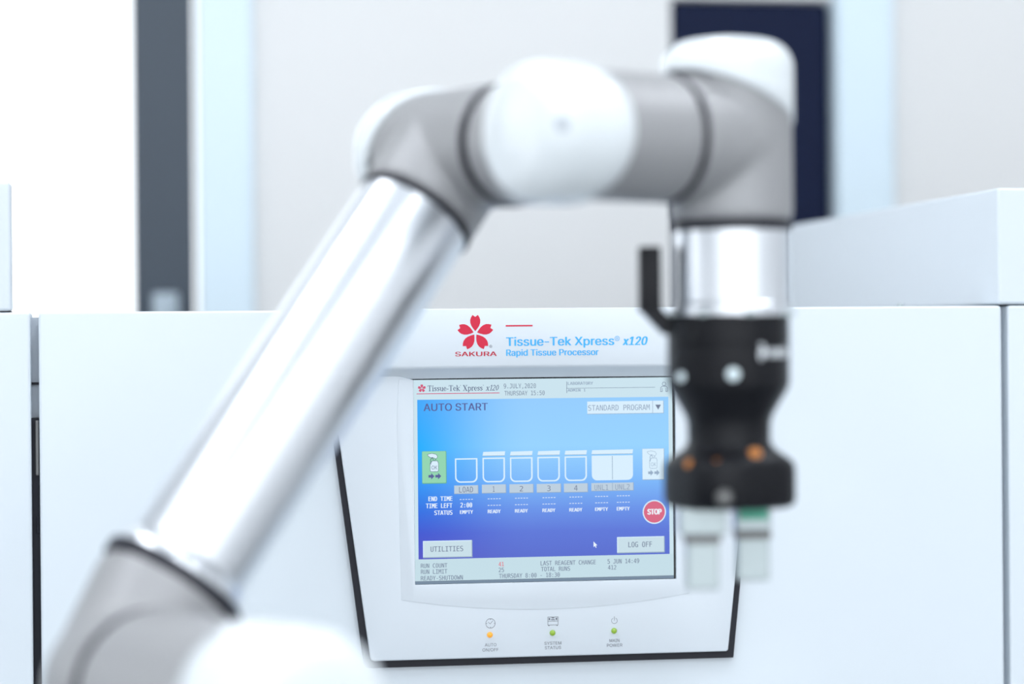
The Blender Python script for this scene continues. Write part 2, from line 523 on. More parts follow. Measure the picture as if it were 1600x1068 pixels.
FOOT = [('RUN COUNT', -76.8, -54.7, -185.7, 3.5), ('RUN LIMIT', -76.8, -54.8, -190.7, 3.6), ('READY-SHUTDOWN', -76.9, -41.9, -196.0, 3.6), ('25', -11.9, -7.5, -190.6, 3.6), ('THURSDAY 8:00 - 18:30', -11.7, 39.4, -195.6, 3.6), ('LAST REAGENT CHANGE', 23.3, 70.0, -185.8, 3.6), ('TOTAL RUNS', 23.6, 48.1, -190.7, 3.6), ('5 JUN 14:49', 79.9, 106.8, -185.6, 3.7), ('412', 80.2, 87.2, -190.6, 3.6), ('41', -11.9, -7.5, -185.8, 3.6)]
ICON = [(-19.6, -232.5), (32.8, -232.4), (84.7, -232.5)]
LED = [(-20.2, -242.0), (32.4, -241.8), (84.4, -241.4)]
LEDT = [('AUTO', -24.5, -14.8, -251.5, 2.5), ('ON/OFF', -26.5, -13.1, -255.6, 2.5), ('SYSTEM', 25.4, 39.7, -251.5, 2.5), ('STATUS', 25.8, 39.4, -255.2, 2.5), ('MAIN', 80.4, 88.9, -250.8, 2.6), ('POWER', 78.2, 91.3, -254.7, 2.6)]
# letter outlines (advance, loops of x, y in thousandths)
SANS = {'-':(453,[[337,244,337,188,114,188,114,244]]),'/':(249,[[235,533,71,-76,14,-76,178,533]]),'0':(453,[[227,-7,199,-5,174,1,151,11,130,24,111,41,95,62,80,86,69,113,60,144,53,178,49,214,48,254,49,294,53,330,60,364,69,395,81,422,95,447,112,467,130,484,151,498,174,508,200,514,227,516,254,514,279,508,302,498,323,484,342,467,358,447,372,422,384,395,393,364,400,330,404,294,405,254,404,214,400,178,393,144,384,113,373,86,359,62,342,41,323,24,302,11,279,1,254,-5],[227,50,245,51,261,56,276,63,290,74,303,87,313,103,323,122,330,144,336,168,340,194,343,223,344,254,343,285,340,314,336,341,330,365,323,387,313,405,303,422,290,435,276,446,261,453,245,458,227,460,209,458,192,453,177,446,163,435,151,422,140,405,131,387,123,365,117,341,113,314,110,285,109,254,110,223,113,194,117,168,123,144,131,122,140,103,151,87,163,74,177,63,192,56,209,51]]),'1':(453,[[76,0,76,55,391,55,391,0],[276,509,276,0,212,0,212,448,209,448,86,358,86,427,198,509]]),'2':(453,[[64,0,64,47,234,229,282,282,291,294,299,305,305,316,311,327,315,337,318,348,320,360,320,371,319,385,317,397,313,408,308,419,301,428,293,436,283,443,273,449,262,454,250,457,237,459,224,460,209,459,196,457,184,453,172,447,162,441,153,433,145,424,139,413,134,402,130,390,128,376,127,362,66,362,67,384,71,405,77,424,86,442,98,459,111,473,126,486,143,496,162,505,182,511,203,514,225,516,247,514,268,511,288,505,306,497,323,486,337,474,350,461,361,445,370,428,376,411,380,392,381,372,380,358,378,345,375,331,371,318,365,304,357,290,347,275,336,259,322,241,306,223,288,202,267,180,153,60,153,57,389,57,389,0]]),'A':(480,[[16,0,201,509,276,509,463,0,395,0,287,302,264,372,232,478,245,478,213,371,191,302,85,0],[110,142,110,199,370,199,370,142]]),'D':(502,[[219,0,96,0,96,57,215,57,244,58,272,63,296,70,318,81,337,94,354,110,368,128,379,149,388,172,394,198,398,226,399,255,398,285,394,312,388,337,379,361,368,381,354,399,338,415,320,428,299,438,275,446,249,450,221,452,93,452,93,509,225,509,261,507,294,501,325,492,353,478,377,461,399,441,418,418,433,391,446,361,455,329,460,293,462,255,460,217,455,181,446,149,433,119,417,92,398,68,376,48,351,31,322,17,291,8,256,2],[125,509,125,0,60,0,60,509]]),'E':(419,[[60,0,60,509,372,509,372,452,125,452,125,286,355,286,355,229,125,229,125,57,375,57,375,0]]),'F':(410,[[60,0,60,509,369,509,369,452,125,452,125,278,346,278,346,221,125,221,125,0]]),'G':(520,[[269,-7,236,-5,205,1,176,11,149,25,125,43,104,64,85,88,69,116,57,146,47,179,42,215,40,254,42,293,47,329,57,362,69,393,85,421,103,445,125,466,149,484,175,498,203,508,233,514,265,516,285,515,304,513,322,509,340,504,358,497,374,489,389,480,403,469,416,458,429,445,439,431,449,416,458,401,465,384,470,367,474,349,408,349,404,361,399,372,393,383,387,393,380,403,373,411,365,420,356,427,347,434,337,439,326,444,315,448,304,452,291,454,279,455,265,456,243,454,222,450,202,443,183,432,166,419,150,404,137,385,125,364,116,340,109,314,105,285,103,254,105,223,109,194,116,168,125,145,137,124,151,105,166,90,184,76,203,66,224,59,246,54,269,53,290,54,309,57,328,63,345,71,360,81,374,93,386,107,396,123,404,141,410,160,414,180,415,202,434,199,283,199,283,256,478,256,478,200,476,170,471,141,463,115,451,91,436,69,419,50,399,33,377,19,352,8,326,0,298,-5]]),'I':(300,[[31,0,31,57,118,57,118,452,31,452,31,509,269,509,269,452,183,452,183,57,269,57,269,0]]),'K':(467,[[104,145,104,216,139,261,174,303,212,344,364,509,448,509,231,276,228,276],[60,0,60,509,125,509,125,334,124,225,125,193,125,0],[372,0,188,259,228,309,449,0]]),'L':(393,[[60,0,60,509,125,509,125,57,361,57,361,0]]),'M':(628,[[60,0,60,509,152,509,277,187,287,159,299,123,311,84,322,49,307,49,318,83,330,121,342,158,352,187,476,509,568,509,568,0,504,0,504,291,504,327,505,369,506,413,507,457,513,457,498,409,482,363,467,322,456,291,342,0,286,0,170,291,159,321,145,361,129,408,112,457,119,457,120,416,121,372,122,328,122,291,122,0]]),'N':(523,[[60,0,60,509,136,509,343,183,363,151,388,107,414,55,405,54,401,108,399,157,399,195,399,509,463,509,463,0,387,0,202,290,177,331,148,381,108,452,119,454,122,384,124,328,125,291,125,0]]),'O':(533,[[267,-7,235,-5,205,1,177,11,150,25,126,42,105,63,86,88,70,115,57,146,48,179,42,215,40,254,42,293,48,329,57,362,70,393,86,421,105,445,126,466,150,484,177,498,205,508,235,514,267,516,299,514,329,508,357,498,384,484,408,466,429,445,448,421,464,393,477,362,486,329,491,293,493,254,491,215,486,179,477,146,464,115,448,88,429,63,408,42,384,25,357,11,329,1,299,-5],[267,53,289,54,310,59,330,66,349,76,367,89,383,105,396,123,408,144,418,168,425,194,429,223,430,254,429,286,425,314,418,341,408,365,396,386,383,404,367,420,349,433,330,443,310,450,289,454,267,456,245,454,223,450,203,443,184,433,167,420,151,404,137,385,125,364,116,340,109,314,105,285,103,254,105,223,109,194,116,168,125,144,137,123,151,105,167,89,184,76,203,66,223,59,245,54]]),'P':(445,[[60,0,60,509,235,509,263,507,289,503,312,497,332,487,350,476,366,462,379,447,390,430,398,411,404,391,407,370,409,348,407,325,404,304,398,284,390,265,379,248,366,233,350,219,332,207,312,198,289,191,263,187,235,186,127,186,127,242,233,242,252,243,269,246,284,250,297,256,308,264,318,272,327,282,333,294,338,306,342,319,344,333,344,348,344,362,342,376,338,389,333,402,326,413,318,423,308,431,297,439,284,444,268,449,251,451,232,452,125,452,125,0]]),'R':(449,[[60,0,60,509,236,509,264,507,290,504,313,497,333,489,351,478,367,465,380,450,390,433,399,415,405,395,408,374,409,352,408,330,405,309,399,290,390,271,380,255,367,240,351,228,333,217,312,209,289,203,264,199,236,198,127,198,127,255,234,255,252,256,269,258,284,262,298,267,309,273,319,281,327,290,334,300,339,312,342,324,344,338,345,352,344,367,342,380,339,393,334,405,327,415,319,425,309,433,298,440,284,445,269,449,252,451,233,452,125,452,125,0],[353,0,230,229,303,229,428,0]]),'S':(447,[[224,-9,197,-8,172,-4,149,1,128,9,108,19,91,31,76,45,64,60,54,77,46,96,41,115,38,137,104,137,107,123,110,110,116,98,123,88,132,79,142,71,154,64,166,59,180,55,194,52,209,50,224,49,241,50,257,52,272,55,286,60,299,66,311,74,321,82,329,92,336,102,341,114,345,126,346,139,345,151,342,161,338,171,332,179,325,186,316,193,307,199,296,205,245,222,184,239,154,249,128,260,105,274,86,289,71,307,60,326,54,348,52,372,53,393,58,413,65,431,75,448,87,463,102,476,119,488,138,498,158,506,180,511,203,514,227,516,252,514,275,511,296,505,316,498,334,488,351,476,365,463,377,449,387,433,394,415,399,397,401,378,337,378,334,396,326,412,316,426,302,437,286,447,267,453,247,457,225,459,209,458,194,456,180,452,167,448,156,442,145,435,136,427,129,418,123,409,118,398,116,387,115,376,116,363,119,352,124,342,131,334,139,326,148,319,158,313,169,308,212,293,264,279,312,264,324,258,336,252,347,245,359,238,369,229,379,220,387,209,395,198,401,185,405,171,407,155,408,139,407,118,403,99,396,81,386,64,374,48,360,34,343,21,323,11,302,2,278,-4,252,-8]]),'T':(449,[[32,452,32,509,417,509,417,452,257,452,257,0,193,0,193,452]]),'U':(517,[[259,-8,230,-7,203,-2,177,5,154,15,133,28,114,43,98,60,85,80,74,101,66,124,62,148,60,173,60,509,124,509,124,178,125,160,128,144,133,128,141,113,150,99,160,87,173,77,187,68,203,61,220,56,239,53,259,52,279,53,298,56,315,61,331,68,345,77,357,87,368,99,377,113,384,128,389,144,392,160,393,178,393,509,457,509,457,173,456,148,451,124,443,101,433,80,419,60,403,43,384,28,363,15,340,5,315,-2,288,-7]]),'W':(686,[[155,0,16,509,82,509,163,196,175,145,187,94,197,40,189,40,200,94,211,145,224,196,306,509,380,509,462,196,474,145,486,94,497,40,488,40,499,94,510,145,523,196,603,509,670,509,530,0,455,0,368,323,351,391,336,475,350,475,335,395,318,323,230,0]]),'X':(474,[[18,0,217,284,217,236,29,509,104,509,178,400,204,361,223,329,243,292,232,292,252,329,272,361,298,400,374,509,446,509,259,239,259,287,456,0,382,0,292,129,268,165,250,195,230,231,244,231,225,196,206,166,182,129,91,0]]),'Y':(472,[[203,0,203,208,16,509,91,509,192,344,222,292,250,230,224,230,251,293,280,344,381,509,455,509,268,208,268,0]]),'a':(389,[[160,-9,142,-8,126,-5,110,-1,94,5,80,12,68,22,57,32,48,45,40,58,35,73,31,90,30,108,31,123,34,138,38,150,43,161,50,171,58,179,67,187,78,193,89,199,100,203,112,207,125,211,178,220,234,227,265,235,276,255,276,257,275,268,273,279,271,288,267,297,262,304,256,311,248,317,240,322,230,326,220,329,208,330,196,331,183,330,171,329,159,326,149,322,118,301,100,274,41,291,48,308,57,322,67,335,79,346,91,355,104,364,118,370,133,375,148,379,163,382,179,384,194,384,239,379,251,376,263,372,275,367,286,360,296,353,306,343,315,333,322,320,329,306,333,290,336,272,337,251,337,0,277,0,277,52,272,52,252,25,244,18,236,12,226,6,215,1,203,-3,190,-6,176,-8],[170,45,187,46,202,49,216,53,228,59,239,66,248,74,257,83,263,93,269,104,272,115,275,126,276,138,276,190,259,182,231,176,200,171,175,168,134,159,125,155,117,150,110,145,103,139,98,132,95,124,93,115,92,105,92,95,94,87,98,79,102,72,107,66,114,61,121,56,130,52,139,49,149,47,159,46]]),'b':(424,[[229,-8,213,-7,198,-5,184,-1,172,4,162,10,153,17,145,24,138,31,118,59,112,59,112,0,53,0,53,509,114,509,114,319,118,319,137,346,144,353,152,360,161,367,171,373,183,378,197,381,212,384,229,384,252,383,274,378,294,371,313,361,330,347,345,332,359,313,370,293,379,270,385,245,389,218,390,189,389,160,385,133,379,108,370,84,359,64,346,45,330,29,313,16,294,5,274,-2,252,-7],[220,47,237,48,253,51,267,57,279,66,291,76,301,88,309,101,316,117,321,133,325,151,327,170,328,189,327,209,325,227,321,245,316,261,309,276,301,290,291,301,280,311,267,319,253,325,237,329,220,330,203,329,188,325,174,320,161,312,150,302,140,291,132,278,125,263,120,247,116,229,113,210,113,189,113,169,116,150,120,132,125,115,132,100,140,86,150,75,162,65,174,57,188,51,204,48]]),'c':(396,[[207,-8,182,-7,159,-2,137,6,117,16,98,30,82,46,68,64,56,85,46,108,40,133,36,159,34,187,36,216,40,243,46,268,56,291,68,312,82,330,98,346,117,360,137,371,159,378,182,383,207,384,221,384,234,383,247,380,260,377,272,373,284,368,295,362,305,356,315,349,324,341,332,332,340,322,347,312,353,301,358,289,362,277,303,262,290,289,270,311,242,325,207,330,189,329,173,325,158,319,145,310,134,300,124,287,115,274,108,258,103,242,99,224,97,206,96,187,97,169,99,151,103,134,108,117,115,102,124,89,134,76,145,66,158,57,173,51,189,48,207,46,243,52,271,66,292,89,304,117,363,102,359,90,354,78,348,67,341,56,334,46,325,37,316,29,306,21,296,15,285,9,273,4,261,-1,248,-4,235,-6,221,-8]]),'d':(424,[[195,-8,172,-7,151,-2,130,5,111,16,94,29,79,45,66,64,55,84,46,108,39,133,35,160,34,189,35,218,39,245,46,270,55,293,66,313,79,332,95,347,112,361,131,371,151,378,173,383,196,384,213,384,228,381,241,378,253,373,263,367,272,360,280,353,287,346,306,319,311,319,311,509,372,509,372,0,313,0,313,59,307,59,287,31,280,24,272,17,263,10,252,4,241,-1,227,-5,212,-7],[205,47,221,48,236,51,250,57,263,65,274,75,284,86,293,100,299,115,305,132,309,150,311,169,312,189,311,210,309,229,305,247,300,263,293,278,284,291,275,302,263,312,251,320,237,325,221,329,205,330,187,329,172,325,157,319,145,311,133,301,124,290,115,276,108,261,103,245,99,227,97,209,96,189,97,170,99,151,103,133,109,117,115,101,124,88,134,76,145,66,158,57,172,51,188,48]]),'e':(404,[[212,-8,185,-7,161,-2,138,6,117,16,98,30,82,46,68,64,56,85,46,108,40,132,35,159,34,187,35,215,39,242,46,267,55,290,67,311,81,329,97,346,115,359,135,370,157,378,180,383,205,384,221,384,236,382,251,379,266,374,280,368,294,361,307,351,319,341,331,329,341,315,350,299,357,282,363,263,368,242,370,219,371,194,371,169,75,169,75,221,338,221,310,202,309,220,307,237,303,254,298,269,291,282,283,294,273,305,263,314,250,321,237,326,222,329,205,330,189,329,173,326,159,321,146,313,135,304,125,294,116,282,109,270,103,256,99,241,97,226,96,211,96,178,97,157,100,139,104,122,110,106,118,92,128,80,139,70,151,61,165,55,179,50,195,47,212,46,224,47,234,48,244,50,254,53,263,56,271,61,278,66,285,73,292,80,297,88,302,96,306,105,365,91,360,77,353,63,345,51,335,39,324,29,311,19,298,11,283,4,266,-1,249,-5,231,-7]]),'i':(167,[[53,0,53,379,114,379,114,0],[84,443,75,444,67,446,60,449,54,455,48,461,44,468,42,475,41,483,42,491,44,499,48,506,54,512,60,517,67,521,75,523,84,524,92,523,100,521,107,517,114,512,119,506,123,499,126,491,126,483,126,475,123,468,119,461,114,455,107,449,100,446,92,444]]),'k':(381,[[110,137,110,212,121,212,284,379,360,379,184,199,177,199],[53,0,53,509,114,509,114,0],[294,0,148,186,191,229,372,0]]),'n':(410,[[114,227,114,0,53,0,53,379,112,379,112,287,102,287,112,312,124,332,137,349,152,362,169,372,187,379,207,383,227,384,246,383,264,380,280,376,295,369,309,360,321,349,332,336,341,321,348,304,353,285,356,264,357,240,357,0,296,0,296,235,295,256,290,275,283,291,273,304,260,315,246,323,229,328,210,329,197,328,184,326,172,322,161,317,150,311,141,303,133,293,126,283,121,271,117,257,114,243]]),'o':(415,[[207,-8,182,-7,159,-2,137,6,117,16,98,30,82,46,68,64,56,85,46,108,40,133,36,159,34,187,36,216,40,243,46,268,56,291,68,312,82,330,98,346,117,360,137,371,159,378,182,383,207,384,233,383,256,378,278,371,299,360,317,346,333,330,347,312,359,291,369,268,376,243,380,216,381,187,380,159,376,133,369,108,359,85,347,64,333,46,317,30,299,16,278,6,256,-2,233,-7],[207,46,226,48,242,51,257,57,270,66,282,76,292,89,300,102,307,117,312,134,316,151,318,169,319,187,318,206,316,224,312,242,307,258,300,274,292,287,282,300,270,310,257,319,242,325,226,329,207,330,189,329,173,325,158,319,145,310,134,300,124,287,115,274,108,258,103,242,99,224,97,206,96,187,97,169,99,151,103,134,108,117,115,102,124,89,134,76,145,66,158,57,173,51,189,48]]),'p':(424,[[53,-143,53,379,112,379,112,319,118,319,137,346,144,353,152,360,161,367,171,373,183,378,197,381,212,384,229,384,252,383,274,378,294,371,313,361,330,347,345,332,359,313,370,293,379,270,385,245,389,218,390,189,389,160,385,133,379,108,370,84,359,64,346,45,330,29,313,16,294,5,274,-2,252,-7,229,-8,213,-7,198,-5,184,-1,173,4,162,10,153,17,145,24,138,31,118,59,114,59,114,-143],[220,47,237,48,253,51,267,57,279,66,291,76,301,88,309,101,316,117,321,133,325,151,327,170,328,189,327,209,325,227,321,245,316,261,309,276,301,290,291,301,280,311,267,319,253,325,237,329,220,330,203,329,188,325,174,320,161,312,150,302,140,291,132,278,125,263,120,247,116,229,113,210,113,189,113,169,116,150,120,132,125,115,132,100,140,86,150,75,162,65,174,57,188,51,204,48]]),'r':(259,[[53,0,53,379,112,379,112,321,115,321,122,335,130,347,140,358,152,367,166,375,181,380,196,384,213,385,229,384,243,384,243,322,230,324,207,326,194,325,182,323,170,319,159,315,149,309,140,301,132,293,126,284,121,273,117,262,114,250,114,237,114,0]]),'s':(365,[[182,-8,163,-7,145,-5,128,-2,112,3,98,10,84,18,72,27,62,38,53,50,45,63,40,78,36,94,94,107,99,92,105,79,114,69,124,60,136,54,150,49,165,46,181,45,200,46,217,50,232,55,244,62,255,71,262,81,267,91,268,103,267,112,265,121,260,129,254,136,246,142,237,147,225,151,212,155,149,170,125,177,104,186,87,196,72,208,61,222,53,237,48,255,47,274,48,290,51,305,57,319,65,332,75,343,87,354,100,363,115,370,131,377,149,381,167,384,187,384,206,384,223,381,239,378,254,372,267,366,279,358,290,349,299,339,307,328,314,316,319,303,324,290,268,277,264,288,258,298,251,307,243,316,232,323,219,328,205,331,187,333,171,332,156,329,143,324,131,317,121,308,114,299,110,289,109,277,110,267,112,258,117,250,124,243,133,237,144,232,157,227,172,223,229,209,254,202,275,194,292,183,306,171,317,158,325,142,330,125,331,107,330,90,326,75,321,61,312,47,302,35,290,24,276,15,260,6,242,0,223,-5,203,-7]]),'u':(410,[[182,-5,164,-4,146,-1,130,4,115,11,101,20,89,31,78,44,69,59,62,76,57,95,54,116,53,139,53,379,114,379,114,144,115,123,119,105,127,89,137,75,150,64,164,56,181,52,200,50,213,51,226,53,238,57,249,62,259,69,268,77,276,86,283,97,289,109,293,122,295,137,296,153,296,379,357,379,357,0,298,0,298,92,307,92,297,67,286,47,272,30,257,17,240,7,222,0,203,-4]]),'x':(379,[[21,0,171,218,171,171,29,379,100,379,147,306,179,253,207,206,175,206,202,253,233,306,282,379,352,379,209,169,209,214,358,0,287,0,231,85,200,136,173,182,205,182,178,136,148,85,91,0]]),'®':(463,[[231,118,211,119,192,122,173,127,154,134,137,142,121,152,105,164,91,177,78,191,67,206,57,222,48,240,42,258,37,277,34,297,33,317,34,337,37,357,42,376,48,394,57,411,67,428,78,443,91,457,105,470,121,482,137,491,154,500,173,507,192,512,211,515,231,516,252,515,271,512,290,507,309,500,326,491,343,482,358,470,372,457,385,443,396,428,406,411,415,394,422,376,426,357,429,337,430,317,429,297,426,277,422,258,415,240,406,222,396,206,385,191,372,177,358,164,343,152,326,142,309,134,290,127,271,122,252,119],[231,166,252,168,271,171,290,178,307,187,323,198,338,210,351,225,362,241,371,259,377,277,381,296,382,317,381,337,377,357,371,375,362,393,351,409,338,423,323,436,307,447,290,456,271,462,252,466,231,467,211,466,192,462,173,456,156,447,140,436,125,423,112,409,101,393,92,375,86,357,82,337,81,317,82,296,86,277,92,259,101,241,112,225,125,210,140,198,156,187,173,178,192,171,211,168],[273,226,228,312,273,312,319,226],[161,226,161,409,253,409,279,402,302,383,306,376,309,368,311,360,311,350,311,341,309,332,306,323,302,316,278,295,250,287,185,287,185,319,239,319,257,327,267,350,266,358,264,364,261,368,257,372,239,378,203,378,203,226]]),' ':(188,[])}
